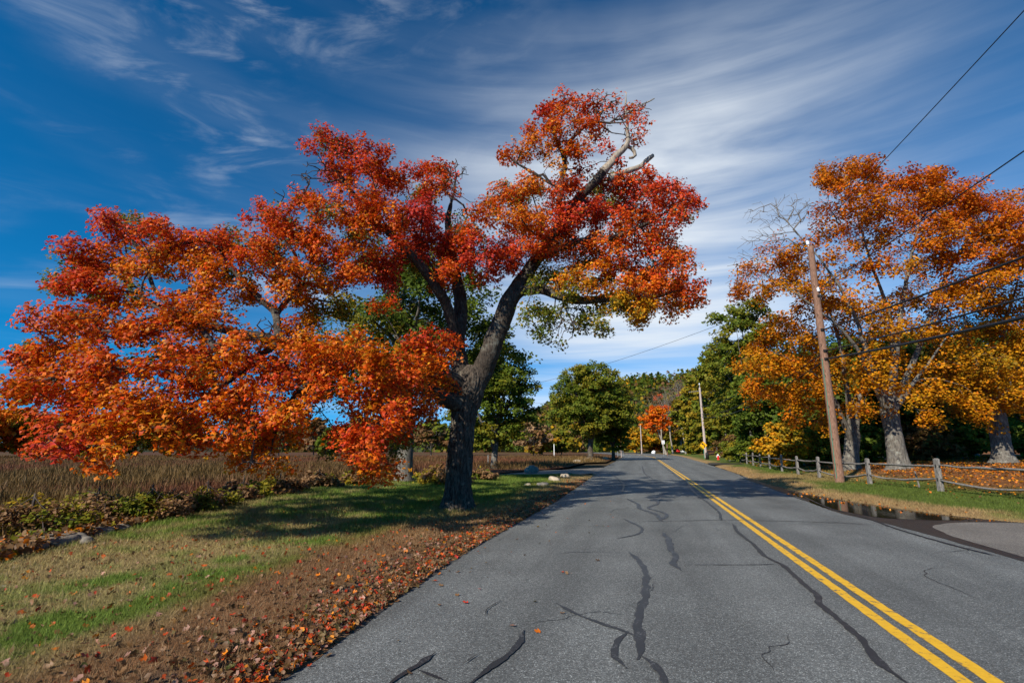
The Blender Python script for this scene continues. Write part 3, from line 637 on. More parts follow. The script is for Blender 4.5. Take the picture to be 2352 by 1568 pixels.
limbs = [
 Lm([(1080, 905, 14.20, 0.36), (1104, 852, 14.20, 0.34), (1128, 800, 14.10, 0.315), (1148, 748, 14.10, 0.3), (1170, 698, 14.00, 0.275), (1195, 645, 13.90, 0.235), (1238, 588, 13.80, 0.195), (1285, 520, 13.60, 0.165), (1340, 450, 13.50, 0.145), (1392, 388, 13.40, 0.125)]),
 Lm([(1068, 905, 14.30, 0.32), (1056, 840, 14.40, 0.285), (1050, 775, 14.40, 0.255), (1058, 705, 14.50, 0.225), (1052, 645, 14.50, 0.17), (1036, 580, 14.50, 0.13), (1029, 510, 14.40, 0.1), (1040, 455, 14.30, 0.05), (1050, 400, 14.20, 0.02)]),
 Lm([(1050, 775, 14.30, 0.2), (1027, 705, 13.80, 0.165), (985, 635, 13.18, 0.14), (920, 562, 12.66, 0.115), (850, 490, 12.80, 0.085), (790, 420, 12.70, 0.055), (752, 352, 12.70, 0.02)]),
 Lm([(1168, 702, 14.00, 0.2), (1200, 668, 13.80, 0.165), (1250, 664, 13.60, 0.15), (1292, 680, 13.40, 0.14), (1340, 691, 13.20, 0.125), (1400, 684, 13.10, 0.105), (1470, 680, 13.00, 0.075), (1550, 672, 12.90, 0.04), (1605, 668, 12.90, 0.015)]),
 Lm([(1238, 590, 13.80, 0.15), (1320, 560, 13.50, 0.11), (1400, 548, 13.20, 0.085), (1480, 515, 13.00, 0.05), (1560, 470, 12.90, 0.015)]),
 Lm([(1290, 515, 13.60, 0.12), (1292, 430, 13.60, 0.09), (1297, 380, 13.60, 0.07), (1280, 325, 13.50, 0.045), (1262, 265, 13.50, 0.015)]),
 Lm([(1292, 432, 13.60, 0.05), (1240, 412, 13.50, 0.04), (1195, 380, 13.40, 0.03), (1160, 350, 13.30, 0.012)]),
 Lm([(1066, 890, 14.10, 0.27), (1005, 855, 13.60, 0.215), (900, 836, 13.00, 0.185), (780, 815, 12.40, 0.17), (640, 785, 10.34, 0.125), (560, 764, 9.87, 0.1), (470, 738, 9.57, 0.078), (390, 700, 9.30, 0.06), (347, 650, 9.16, 0.045), (322, 580, 9.07, 0.045), (290, 515, 8.99, 0.015)]),
 Lm([(560, 764, 9.87, 0.07), (430, 825, 9.43, 0.055), (300, 850, 9.00, 0.04), (150, 862, 8.90, 0.04), (40, 885, 8.81, 0.015)]),
 Lm([(640, 785, 10.34, 0.08), (520, 880, 9.73, 0.06), (420, 945, 9.14, 0.042), (300, 995, 8.54, 0.03), (200, 1030, 8.33, 0.015)]),
 Lm([(780, 815, 12.40, 0.075), (695, 890, 10.76, 0.05), (645, 960, 10.06, 0.035), (622, 1035, 9.58, 0.015)]),
 Lm([(640, 785, 10.34, 0.1), (632, 722, 10.27, 0.085), (596, 690, 9.99, 0.07), (540, 625, 9.80, 0.045), (500, 560, 9.67, 0.015)]),
 Lm([(632, 725, 10.27, 0.07), (690, 640, 10.76, 0.055), (650, 540, 10.42, 0.02)]),
 Lm([(1062, 930, 14.10, 0.27), (1020, 915, 13.70, 0.24), (998, 898, 13.45, 0.19), (972, 880, 13.10, 0.1), (940, 890, 11.3, .09), (898, 925, 10.4, .065), (862, 985, 9.9, .045), (848, 1060, 9.7, .015)]),
 Lm([(1385, 395, 13.40, 0.13), (1412, 362, 13.40, 0.11), (1438, 330, 13.40, 0.075), (1438, 285, 13.40, 0.04), (1436, 215, 13.40, 0.012)]),
 Lm([(1400, 410, 13.50, 0.1), (1440, 392, 13.50, 0.085), (1475, 378, 13.50, 0.075), (1500, 360, 13.50, 0.06)]),
 Lm([(1432, 335, 13.50, 0.06), (1452, 338, 13.50, 0.055), (1462, 352, 13.50, 0.045), (1448, 358, 13.50, 0.03)]),
 Lm([(1436, 262, 13.40, 0.03), (1462, 245, 13.40, 0.02), (1502, 226, 13.40, 0.005)]),
]
B_ = """270 515 42 .5;345 535 46 .5;185 590 42 .4;255 600 52 .8;335 610 50 1.1;425 560 40 .6;395 590 36 .8;160 655 42 .5;215 665 50 .7;290 680 45 .9;125 725 42 .7;190 740 50 .7;250 760 48 .8;
60 825 36 .9;30 890 40 1.0;115 815 44 .9;170 830 46 .9;230 840 46 .8;95 885 42 1.0;165 905 46 .9;265 900 48 .9;140 965 44 .5;195 985 46 .8;250 1015 42 1.1;130 1020 38 .3;320 930 50 .9;300 1000 46 1.1;
375 1010 42 1.0;395 925 46 .9;350 850 46 .7;440 985 40 1.0;330 760 42 .8;405 745 40 .7;410 815 46 .8;475 870 42 1.0;490 950 40 1.1;515 1005 34 .9;580 1035 32 1.3;635 1058 22 1.4;595 965 42 1.0;655 955 38 1.2;
690 1000 26 1.4;705 930 32 1.2;555 895 42 .9;625 870 42 .9;680 850 42 .9;740 845 42 1.0;750 800 36 1.0;530 815 36 1.1;455 760 36 1.1;640 1010 36 1.1;550 1050 20 1.2;440 1040 24 1.0;230 1055 24 1.2;
480 555 40 .6;530 565 40 .7;455 615 42 1.0;530 635 42 1.0;590 600 42 .8;600 495 28 .4;645 515 42 .6;620 560 38 .8;650 615 42 1.0;690 555 46 .8;660 675 36 1.2;560 680 30 1.2;480 665 32 1.1;
718 350 24 .3;755 320 32 .3;800 350 34 .4;828 330 22 .4;780 395 40 .5;850 390 40 .5;885 365 26 .4;905 425 42 .6;960 390 28 .4;1010 395 28 .4;980 445 42 .6;1025 430 24 .7;830 460 46 .8;765 490 46 .9;700 465 32 .6;
890 505 46 .9;820 545 46 .9;750 575 46 .9;950 525 48 .1;985 490 40 .0;1000 575 46 .3;930 600 44 .1;860 615 42 .6;790 635 40 .9;720 645 40 1.2;880 645 28 .0;1045 555 38 .5;1060 605 40 .7;700 700 34 1.6;770 700 34 1.9;
1080 500 28 .8;1080 540 38 .8;1105 590 42 .2;1150 600 42 .2;1020 640 38 .8;1130 475 28 .9;1165 455 36 1.1;1170 515 42 1.0;1210 445 40 1.2;1220 505 38 1.1;1232 565 38 .7;1180 570 34 .3;1120 640 26 .6;
1300 445 42 .4;1290 515 46 .3;1345 495 48 .3;1270 575 38 .8;1330 575 46 .8;1390 435 42 .5;1410 495 50 .4;1455 420 40 .7;1470 465 46 .4;1530 450 42 .3;1572 462 26 .2;1602 470 11 .2;1540 505 38 .4;1460 535 46 .7;
1400 565 46 .9;1520 565 42 .6;1552 605 36 .7;1582 648 32 .7;1610 668 18 .5;1580 690 28 .9;1500 628 42 1.0;1440 615 42 .9;1370 635 42 1.2;1310 640 36 1.5;1460 690 42 1.6;1520 690 36 1.4;1545 712 22 1.3;1485 728 28 1.7;
1400 700 34 2.0;1320 705 38 2.1;1255 640 36 2.0;1280 735 32 2.1;1262 778 24 2.2;1325 745 28 2.1;1375 755 24 1.9;1225 700 28 2.1;1240 745 24 2.2;1200 730 20 2.2;
1255 245 26 .4;1290 235 26 .4;1320 255 32 .5;1355 250 26 .5;1238 295 36 .8;1290 295 36 1.0;1340 305 36 .7;1182 345 28 1.1;1222 345 36 1.3;1280 350 36 1.2;1330 350 30 .8;1160 345 16 .8;1275 385 22 1.3;1370 290 22 .5;
1445 262 20 .6;1465 285 24 .6;1455 318 20 .7;1395 345 20 .3;1400 375 22 .3;1345 390 22 .3;
990 775 26 .5;1020 795 28 .7;1005 880 28 .9;985 920 26 .9;960 935 28 .7;1010 850 26 .8;958 810 36 .6;1000 838 34 .9;1030 825 22 1.0;918 850 42 .7;970 858 38 .9;878 878 42 .9;930 895 38 .8;850 928 42 .9;892 948 42 .6;930 958 28 .5;808 990 38 .5;852 1000 42 .6;900 1005 34 .5;
785 1035 28 .6;832 1048 38 .8;872 1058 34 .8;862 1092 22 1.2;892 1080 18 1.3;790 838 38 1.0;832 850 38 .9;770 888 42 1.0;720 890 38 1.0;500 715 30 1.0;450 690 28 .9;690 755 34 1.2;620 820 36 1.0;560 850 34 .9;380 720 30 .9;480 815 36 1.0;710 790 34 1.2;585 795 26 1.3;420 880 42 .8;270 950 44 .9;360 970 42 1.0;540 760 24 1.1;820 800 34 1.2;860 830 34 1.0;60 900 38 .9;220 900 44 .8;620 930 40 1.1;520 930 38 1.0"""
rgm = np.random.default_rng(5); blobs = []
for row in B_.replace('\n', '').split(';'):
    u, v, r, h = [float(q) for q in row.split()]
    d = depth_u(u, v)
    if v > 760 and u > 740: d = np.interp(u, [740, 860, 1030], [9.9, 9.8, 12.5])
    d += rgm.uniform(-.9, .6)
    h = h*.90-.12 if h < 1.75 else h+.32
    blobs.append((*at(u, v, d), r*d/FPX*1.02, h, 0))
    if r > 27 and not (u < 760 and v > 820 and rgm.random() < .15) and not (u > 1150 and v < 400) and not (1190 < u < 1400 and v > 690):      # foliage behind, further back in the crown
        d2 = d+rgm.uniform(1.2, 3.4); blobs.append((*at(u+rgm.uniform(-16, 16), v+rgm.uniform(-8, 16), d2), r*d2/FPX*.88, (h+.15 if rgm.random() < .55 else 2.2) if h < 1.2 else h+.3, 0))
for (u, v, r, h) in [(400, 690, 26, .7), (440, 712, 30, .8), (490, 742, 30, .9), (545, 768, 26, .9), (660, 792, 28, 1.0), (715, 802, 30, .9), (770, 812, 30, .9), (830, 826, 30, .8), (880, 700, 26, .6), (905, 560, 30, .3), (840, 500, 28, .6), (1345, 668, 28, 1.5), (1395, 662, 30, 1.3), (1445, 658, 30, 1.0), (1495, 662, 30, .9), (1540, 655, 26, .7), (1420, 700, 28, 1.9), (1470, 712, 26, 1.6), (1300, 672, 24, 2.2)]:
    d = depth_u(u, v)-.75; blobs.append((*at(u, v, d), r*d/FPX, h, 0))
for (u, v, r, d) in [(725, 400, 34, 12.3), (690, 420, 26, 11.8), (1050, 390, 26, 14.2), (1035, 440, 24, 14.2), (1400, 250, 34, 13.4), (1375, 225, 22, 13.4), (1420, 290, 30, 13.4), (1480, 250, 18, 13.4), (640, 445, 14, 12.3), (1300, 760, 30, 13.0), (610, 750, 24, 10.0), (560, 1075, 22, 8.6), (590, 1060, 20, 8.6)]:
    blobs.append((*at(u, v, d), r*d/FPX, .5, .97 if u != 1400 else .93))
n_main = grow_tree(root, trunk, limbs, blobs, 7, per=50, nleaf=76, csize=.29, lsize=.086, low=-.6, cflat=.9, cj=1.2, up=.55, tmpl=LEAF_T, leafmat='leaf', hue_j=.32, hue_n=.30, vmin=.5, vmax=1.3, ridge=.034, sides=16, dead=(14, 15, 16, 17), tstep=.03, flat=.8, trunk_sides=110, rtip=.008, step=.34, bias=.25)
print('maple leaves', n_main)

# ---- other trees: a generic builder with limbs fanning from the trunk
def make_tree(name, label, x, y, z0, h, rx, cz0, cz1, seed, hues=(2.5,), nb=26, br=.27, lsize=.3, per=None, nleaf=16, tr=None, group=None, bark='grey_bark', twigmat='grey_twig', lean=(0, 0), bare=0.0, tmpl=SPRAY, shape=.5, ry=None, csize=None, hue_j=.2, hue_n=.4, blobs=None, cat='tree', limbn=6, fork=.8, low=-.5, inner=.35):
    rg = np.random.default_rng(seed); ry = ry or rx; tr = tr or h*.022
    root = empty(name, (x, y, z0), label, cat, group)
    top = np.array([x+lean[0], y+lean[1], z0+h*.92]); fk = z0+max(cz0*fork, .8)
    tp = np.array([x, y, z0]); mid = tp+(top-tp)*((fk-z0)/(h*.92))
    trunk = [(*(tp-[0, 0, .15]), tr*1.6), (*(tp+(mid-tp)*.12), tr*1.08), (*(tp+(mid-tp)*.5), tr*.95), (*mid, tr*.85), (*(mid+(top-mid)*.5+rg.normal(size=3)*[.04*h, .04*h, 0]), tr*.45), (*top, tr*.06)]
    cz = (cz0+cz1)/2; hz = (cz1-cz0)/2
    if blobs is None:
        blobs = []
        ga = math.pi*(3-math.sqrt(5))
        for k in range(nb):
            w = 1-2*(k+.5)/nb; a = k*ga+rg.uniform(-.4, .4); q = math.sqrt(1-w*w); prof = (1-max(0, w)*(1-shape)) if w > 0 else 1
            r = br*rx*rg.uniform(.8, 1.25); m = rg.uniform(.62, .86) if k % 4 else rg.uniform(.1, .5)
            fl = 0.0 if rg.random() > bare else .97
            blobs.append((x+lean[0]*.7+math.cos(a)*q*rx*m*prof, y+lean[1]*.7+math.sin(a)*q*ry*m*prof, z0+cz+w*hz*(m+.08), r, hues[int(rg.integers(len(hues)))], fl))
    limbs = []
    for k in range(limbn):
        a = 2*math.pi*k/limbn+rg.uniform(-.4, .4); u = .45+.5*rg.random(); st_ = mid+(top-mid)*rg.uniform(0, .4)
        e = np.array([x+lean[0]*.6+math.cos(a)*rx*.62, y+lean[1]*.6+math.sin(a)*ry*.62, z0+cz0+(cz1-cz0)*u])
        c = st_*.5+e*.5+np.array([0, 0, .06*h])*rg.uniform(-.5, 1)
        limbs.append([(*st_, tr*.5), (*(st_*.6+c*.4), tr*.4), (*c, tr*.28), (*(c*.4+e*.6), tr*.16), (*e, tr*.04)])
    per = per or 9/(br*rx)**2*1.3
    if tmpl is SPRAY:
        tmpl = LEAF_S
        if y > 86: lsize *= .95
        elif min(hues) >= 2.8: lsize *= .8; nleaf = int(nleaf*1.35)
        else: lsize *= .66; nleaf = int(nleaf*2.1)
    if min(hues) > 1.95: hue_j, hue_n = min(hue_j, .10), min(hue_n, .22)
    return grow_tree(root, trunk, limbs, blobs, seed, per=per, nleaf=nleaf, csize=csize or br*rx*.5, lsize=lsize, tmpl=tmpl, wood=bark, limbmat=bark, twigmat=twigmat,
                     hue_j=hue_j, hue_n=hue_n, sides=6, ridge=.0, rtip=.008 if y < 60 else .012, step=.75, tstep=.35, trunk_sides=12, low=low, inner=inner)
total = 0
# green maples left of the road
total += make_tree('green_maple', 'dark green maple standing behind the red maple, pale lit trunk foot', -5.14, 25.2, .1, 12.5, 5.6, 3.0, 11.6, 101, (2.6, 2.9, 2.2), nb=46, br=.24, lsize=.25, nleaf=32, tr=.40, bark='grey_bark', twigmat='twig')
p = at(1135, 1085, 41)
total += make_tree('green_maple', 'green maple showing just right of the big red maple trunk', p[0], 41, 0, 12.0, 3.9, .9, 11.3, 102, (2.5, 2.7, 2.3), nb=46, br=.29, lsize=.34, nleaf=24, tr=.3, twigmat='twig')
total += make_tree('green_maple', 'round dense green maple standing alone left of the distant road', 10.74, 71.6, 0, 14.2, 6.3, 2.2, 13.6, 103, (2.35, 2.5, 2.2, 2.5), nb=70, br=.24, lsize=.46, nleaf=22, tr=.42, bark='bark', twigmat='twig', shape=.62)
total += make_tree('green_maple', 'smaller green tree leaning over the road edge behind the round maple', 14.6, 75.5, 0, 9.5, 3.1, 1.2, 9.2, 104, (2.4, 2.6), nb=30, br=.32, lsize=.46, nleaf=18, tr=.28, bark='bark', twigmat='twig')
# trees right of the road
def RT(u, v, d): q = at(u, v, d); return q[0], q[1]
def zr(x, y): s, t = xy2st(x, y); return float(right_z(np.array([s]), np.array([t]))[0])
def px_blobs(rows, dfun, rg, back=2.5, hshift=.1):
    out = []
    for (u, v, r, h, bare) in rows:
        d = dfun(u)+rg.uniform(-2.0, 1.0); out.append((*at(u, v, d), r*d/FPX, h, bare))
        if bare < .9:
            for q in range(2):
                d2 = d+rg.uniform(-1.5, back*2); out.append((*at(u+rg.uniform(-26, 26), v+rg.uniform(-22, 34), d2), r*d2/FPX*rg.uniform(.7, .95), h+hshift*q, bare))
    return out
OR = """1935 400 40 1.0 0;1900 415 30 1.0 0;1985 400 40 1.0 0;2060 420 40 .9 0;2120 420 36 .8 0;2155 395 20 .8 0;1920 460 36 1.0 .1;1985 460 42 1.0 .1;2050 470 46 .9 0;2120 475 46 .9 0;2185 450 42 .8 0;2225 440 34 .7 0;2180 510 46 .9 0;2250 490 44 .8 0;2300 490 40 .8 0;2330 480 26 .9 0;
2320 540 44 1.0 0;2260 550 46 1.0 0;2120 540 46 1.0 .1;2050 540 40 1.1 .45;1980 530 36 1.1 .6;1900 510 30 1.1 .55;1850 560 36 1.1 .8;2200 580 44 1.0 .1;2350 600 44 1.1 0;2290 620 46 1.1 .1;2220 640 44 1.1 .2;2140 610 42 1.2 .4;2070 610 36 1.2 .7;2000 590 36 1.2 .7;1930 590 32 1.2 .7;
1800 500 44 1.0 .97;1770 540 46 1.0 .97;1730 560 36 1.0 .97;1850 500 36 1.0 .97;1700 600 28 .9 .97;1830 475 34 1.0 .97;1745 500 36 1.0 .97;1790 470 28 1.0 .97;1760 590 44 1.0 .97;1880 470 30 1.0 .97;1715 640 30 1.0 .97;1690 660 26 1.0 .97;1790 590 40 1.0 .9;1740 625 26 .9 .8;1790 610 24 1.2 .4;1830 600 30 1.2 .3;1715 625 18 .9 .6;1810 650 34 1.3 .4;1870 650 36 1.3 .4;1930 660 34 1.2 .6;1700 680 18 .9 .6;1760 670 30 1.2 .7"""
ORL = """1850 700 40 1.3 .3;1910 710 40 1.3 .3;1800 740 38 1.3 .25;1760 780 36 1.3 .2;1740 830 34 1.2 .1;1790 840 40 1.3 .1;1850 780 42 1.4 .2;1850 850 40 1.3 .2;1790 900 36 1.2 .1;1740 890 28 1.2 .2;1850 910 36 1.3 .2;1900 840 40 1.4 .3;1880 950 28 1.3 .2;1830 960 22 1.2 .3;1900 900 30 1.4 .3;1960 760 40 1.4 .4"""
ORM = """1980 700 40 1.3 .5;2050 690 40 1.3 .6;2120 680 42 1.3 .4;2190 700 42 1.3 .3;2040 760 40 1.4 .4;2110 760 40 1.4 .4;2180 770 40 1.4 .3;2020 830 38 1.4 .4;2090 830 38 1.5 .5;2160 840 40 1.5 .4;1990 880 34 1.4 .5;2050 890 34 1.4 .5;2120 900 32 1.5 .5;2200 900 30 1.5 .3;2150 960 20 1.4 .6;2250 960 22 1.4 .6;1980 930 24 1.4 .5"""
ORR = """2260 690 46 1.4 .3;2330 680 46 1.3 .2;2250 760 46 1.5 .3;2320 760 46 1.5 .3;2250 830 46 1.6 .2;2320 830 46 1.6 .2;2400 700 46 1.3 .2;2400 780 46 1.5 .2;2400 860 46 1.6 .2;2200 860 40 1.6 .3;2260 890 40 1.6 .2;2330 890 40 1.6 .2;2400 560 50 1.0 .1;2420 640 50 1.2 .1;2200 920 28 1.5 .4;2290 925 28 1.5 .3;2350 935 28 1.5 .3"""
def rows(t): return [tuple(float(q) for q in r.split()) for r in t.replace('\n', '').split(';')]
def orange_tree(label, base, dtop, d0, fork_uv, limb_uv, text, seed, tr):
    x, y = base; z0 = zr(x, y); rg = np.random.default_rng(seed)
    rt = empty('orange_maple', (x, y, z0), label, 'tree', 'orange maples along the right bank')
    f = at(*fork_uv); trunk = [(x, y, z0-.2, tr*1.7), (x+(f[0]-x)*.08, y, z0+.3, tr*1.2), (x+(f[0]-x)*.5, y, z0+(f[2]-z0)*.5, tr), (*f, tr*.98), (f[0]+.1, f[1], f[2]+1.0, tr*.5)]
    limbs = [[(f[0], f[1], f[2]-.6, tr*.55)]+[(*at(u, v, d), r*.66) for (u, v, d, r) in lb] for lb in limb_uv]
    bl = px_blobs([(a, b, c, h*.85+.13, bb if bb > .9 else bb*.55) for (a, b, c, h, bb) in rows(text)], d0, rg)
    return grow_tree(rt, trunk, limbs, bl, seed, per=6.0, nleaf=116, csize=.66, lsize=.165, low=-.7, cflat=.9, cj=1.2, vmin=.42, vmax=1.08, tmpl=LEAF_S, wood='grey_bark', limbmat='grey_bark', twigmat='pale_twig', hue_j=.18, hue_n=.25, flat=.8, sides=10, ridge=.012, rtip=.009, step=.4, tstep=.12, trunk_sides=28, inner=.35, bias=.35, up=.8)
b1 = at(2066, 1072, 30)[:2]; b2 = at(1952, 1066, 33)[:2]; b3 = at(2305, 1058, 34)[:2]
total += orange_tree('tall orange maple with pale lit trunk behind the rail fence', b1, 0, lambda u: np.interp(u, [1700, 2000, 2400], [30, 29, 31]), (2040, 930, 30),
    [[(2060, 800, 29.5, .24), (2075, 690, 29.3, .18), (2100, 560, 29, .11), (2130, 430, 29, .03)], [(2000, 830, 29, .2), (1950, 700, 28.5, .14), (1880, 590, 28, .07), (1790, 490, 28, .02)],
     [(2110, 800, 30.5, .22), (2160, 660, 31, .15), (2230, 540, 31, .08), (2290, 490, 31, .02)], [(2050, 760, 30, .18), (2000, 600, 29.5, .11), (1960, 470, 29.5, .06), (1935, 400, 29.5, .02)],
     [(1960, 790, 28.5, .14), (1850, 690, 28, .08), (1740, 620, 28, .03)], [(2120, 850, 29.5, .11), (2230, 700, 29.8, .06), (2330, 590, 30, .02)]], OR+';'+ORM, 201, .44)
total += orange_tree('orange maple with twin stems behind the near utility pole', b2, 0, lambda u: np.interp(u, [1700, 2000], [31, 32]), (1958, 1000, 33),
    [[(1945, 900, 32.6, .24), (1930, 800, 32, .16), (1900, 700, 32, .08), (1870, 640, 32, .03)], [(1972, 930, 32.8, .22), (1985, 860, 32.6, .18), (1980, 780, 32, .12), (1960, 700, 32, .05)],
     [(1900, 890, 31.5, .13), (1830, 830, 31, .07), (1750, 800, 31, .02)]], ORL, 202, .42)
total += orange_tree('thick-trunked amber maple at the far right of the bank', b3, 0, lambda u: np.interp(u, [2100, 2400], [33, 32]), (2285, 930, 34),
    [[(2290, 850, 33.5, .26), (2310, 740, 33, .16), (2340, 640, 33, .05)], [(2250, 860, 33, .22), (2220, 760, 32.5, .12), (2210, 680, 32.5, .04)], [(2340, 850, 33, .22), (2400, 760, 32.5, .12), (2420, 640, 32, .04)]], ORR, 203, .50)
# green trees of the wood behind and beyond the orange maples: (u, d, height, rx, cz0, hues, label)
WOOD = [
 (1730, 66, 22.0, 5.6, 3.0, (2.3, 2.45), 'tall dark green tree rising left of the orange maples', .30),
 (1668, 98, 23.0, 5.6, 2.5, (2.3, 2.5, 2.1), 'broad yellow-green tree above the second utility pole', .30),
 (1722, 72, 13.0, 4.2, 1.2, (2.4, 2.2), 'yellow-green tree low at the wood edge beside the rail fence end', .36),
 (1772, 56, 12.0, 4.0, 1.0, (2.5, 2.8), 'dark green tree under the left orange maple', .34),
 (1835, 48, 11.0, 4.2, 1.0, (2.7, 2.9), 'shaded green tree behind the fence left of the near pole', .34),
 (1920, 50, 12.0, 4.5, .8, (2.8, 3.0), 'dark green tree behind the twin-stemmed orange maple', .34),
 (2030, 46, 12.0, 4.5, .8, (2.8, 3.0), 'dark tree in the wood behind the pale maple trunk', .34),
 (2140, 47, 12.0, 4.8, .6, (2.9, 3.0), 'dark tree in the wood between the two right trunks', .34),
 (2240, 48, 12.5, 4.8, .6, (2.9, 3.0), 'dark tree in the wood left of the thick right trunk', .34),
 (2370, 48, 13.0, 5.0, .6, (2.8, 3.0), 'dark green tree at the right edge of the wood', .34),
 (1652, 106, 13.0, 5.0, 1.0, (2.2, 2.4, 2.0), 'olive tree behind the yellow curve sign', .36),
 (1602, 128, 18.5, 5.4, 2.5, (2.1, 2.4, 2.0), 'olive green roadside tree left of the second pole', .30),
 (1566, 152, 18.0, 4.2, 3.2, (2.0, 1.9, 2.3, 3.4), 'brownish roadside tree beside the white sign', .32),
 (1545, 166, 19.0, 4.8, 3.0, (2.2, 3.4, 2.0), 'rust tinged tree far down the right roadside', .32)]
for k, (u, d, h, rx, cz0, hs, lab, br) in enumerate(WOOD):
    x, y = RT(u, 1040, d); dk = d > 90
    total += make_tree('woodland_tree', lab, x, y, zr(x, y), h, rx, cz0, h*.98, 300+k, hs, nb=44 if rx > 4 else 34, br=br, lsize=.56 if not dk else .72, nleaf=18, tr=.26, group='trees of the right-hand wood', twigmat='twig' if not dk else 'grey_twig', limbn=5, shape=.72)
# shrub layer closing the wood's lower edge
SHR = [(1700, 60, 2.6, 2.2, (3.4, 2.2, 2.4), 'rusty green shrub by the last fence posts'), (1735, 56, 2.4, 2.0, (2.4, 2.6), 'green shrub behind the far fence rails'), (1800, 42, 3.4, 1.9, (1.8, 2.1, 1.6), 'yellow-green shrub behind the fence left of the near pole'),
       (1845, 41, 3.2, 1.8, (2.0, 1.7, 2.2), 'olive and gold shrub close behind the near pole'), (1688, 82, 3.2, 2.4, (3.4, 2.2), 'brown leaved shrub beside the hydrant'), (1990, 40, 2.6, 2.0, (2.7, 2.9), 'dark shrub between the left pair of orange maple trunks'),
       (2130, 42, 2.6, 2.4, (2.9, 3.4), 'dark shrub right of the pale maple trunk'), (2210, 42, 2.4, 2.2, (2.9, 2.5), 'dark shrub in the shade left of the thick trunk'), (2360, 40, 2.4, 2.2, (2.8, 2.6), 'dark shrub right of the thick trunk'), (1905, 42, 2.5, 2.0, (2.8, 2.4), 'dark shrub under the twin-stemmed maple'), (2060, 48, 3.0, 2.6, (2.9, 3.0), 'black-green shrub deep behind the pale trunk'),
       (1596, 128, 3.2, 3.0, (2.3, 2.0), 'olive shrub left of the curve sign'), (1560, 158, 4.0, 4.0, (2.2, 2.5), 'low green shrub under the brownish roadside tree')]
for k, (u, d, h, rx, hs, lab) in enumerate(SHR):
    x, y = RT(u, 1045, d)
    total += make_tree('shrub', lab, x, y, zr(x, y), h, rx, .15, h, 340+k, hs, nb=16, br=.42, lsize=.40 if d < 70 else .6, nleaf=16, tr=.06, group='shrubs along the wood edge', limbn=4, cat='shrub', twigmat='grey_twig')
# far roadside group: orange tree, pale bare trees, yellow bush
x, y = RT(1530, 1035, 135)
total += make_tree('orange_tree', 'small bright orange tree leaning on a pale stem far down the road', x, y, .1, 12.5, 4.2, 5.5, 12.5, 361, (.9, .8, 1.0), nb=20, br=.32, lsize=.55, nleaf=18, tr=.20, lean=(-3.4, 0), bark='dead_wood', twigmat='pale_twig')
for k, (u, d, h, lab) in enumerate([(1545, 150, 21, 'pale leafless tree beyond the small orange tree'), (1525, 158, 19, 'grey bare tree left of the tall leafless one'), (1575, 140, 22, 'tall slanting bare tree above the brownish roadside tree')]):
    x, y = RT(u, 1035, d)
    total += make_tree('bare_tree', lab, x, y, .1, h, 5.0, 7, h, 370+k, (.4, 3.5), nb=26, br=.28, lsize=.5, nleaf=12, tr=.2, lean=(-1.5, 0), bark='dead_wood', twigmat='pale_twig', bare=.8, group='leafless trees far down the road')
x, y = RT(1462, 1035, 168)
total += make_tree('yellow_tree', 'low yellow-leaved tree at the far bend of the road', x, y, .0, 9, 8.0, 1.2, 8.0, 380, (1.7, 1.9, 2.1), nb=34, br=.25, lsize=.75, nleaf=20, tr=.16, twigmat='grey_twig')
for k, (u, d, h, rx, hs, lab) in enumerate([(1490, 185, 10, 6, (3.4, 3.5, 3.0), 'dark rust tree behind the far bend'), (1425, 175, 7, 6, (2.2, 2.0), 'olive bush left of the far bend'), (1520, 172, 8, 5, (2.7, 3.4, .9), 'dark mixed bush behind the far stone wall')]):
    x, y = RT(u, 1035, d); total += make_tree('far_tree', lab, x, y, 0, h, rx, .4, h, 384+k, hs, nb=26, br=.3, lsize=.8, nleaf=22, tr=.15, group='low trees round the far bend')
# tree line beyond the field on the left
LINE = [(-30, 70, 7.5, 5, (.6, .9, 1.1), 'red and orange tree at the far left of the field'), (45, 74, 7.2, 4.5, (1.0, 1.3, 2.0), 'orange and olive tree left at the field edge'), (100, 80, 6.5, 4.5, (1.9, 1.4, 3.4), 'olive brown tree behind the left end of the red crown'),
        (190, 92, 7, 5.5, (3.4, .7), 'rusty tree behind the hanging red leaves at left'), (300, 95, 8, 6, (3.4, 2.0), 'brown tree line clump left of centre beyond the field'), (420, 98, 7, 6, (3.5, .8, 2.2), 'mixed rust tree beyond the field'),
        (540, 100, 8, 6, (3.4, 3.5), 'brown tree beyond the field under the long left limb'), (640, 102, 7.5, 5, (3.5, 2.2), 'dull brown tree beyond the field mid left'), (720, 96, 7, 4, (3.5,), 'grey brown half-bare tree beyond the field'), (755, 88, 4.6, 2.6, (2.5, 2.4), 'round green bush at the field edge left of the second trunk'),
        (830, 100, 8, 5, (3.5, 2.0), 'brown tree beyond the field behind the second trunk'), (990, 100, 7, 5, (2.4, 3.5), 'olive tree seen between the two near trunks'), (1075, 112, 8, 5, (2.3, 2.1), 'green tree beyond the field right of the big trunk'),
        (1225, 110, 7, 3.8, (3.5, 4.0, 2.0), 'tan half-bare tree left of the round maple'), (1245, 118, 6.5, 4, (1.8, 2.2), 'yellow-green bush under the tan tree'), (1290, 122, 6, 4, (2.3, 2.1), 'olive tree just left of the round maple')]
for k, (u, d, h, rx, hs, lab) in enumerate(LINE):
    x, y = RT(u, 1040, d); total += make_tree('hedgerow_tree', lab, x, y, .0, h, rx, .5, h, 400+k, hs, nb=26, br=.3, lsize=.8, nleaf=8, tr=.14, group='tree line beyond the field', twigmat='grey_twig', bare=.35 if 3.5 in hs else 0, limbn=4)
print('other leaves', total)
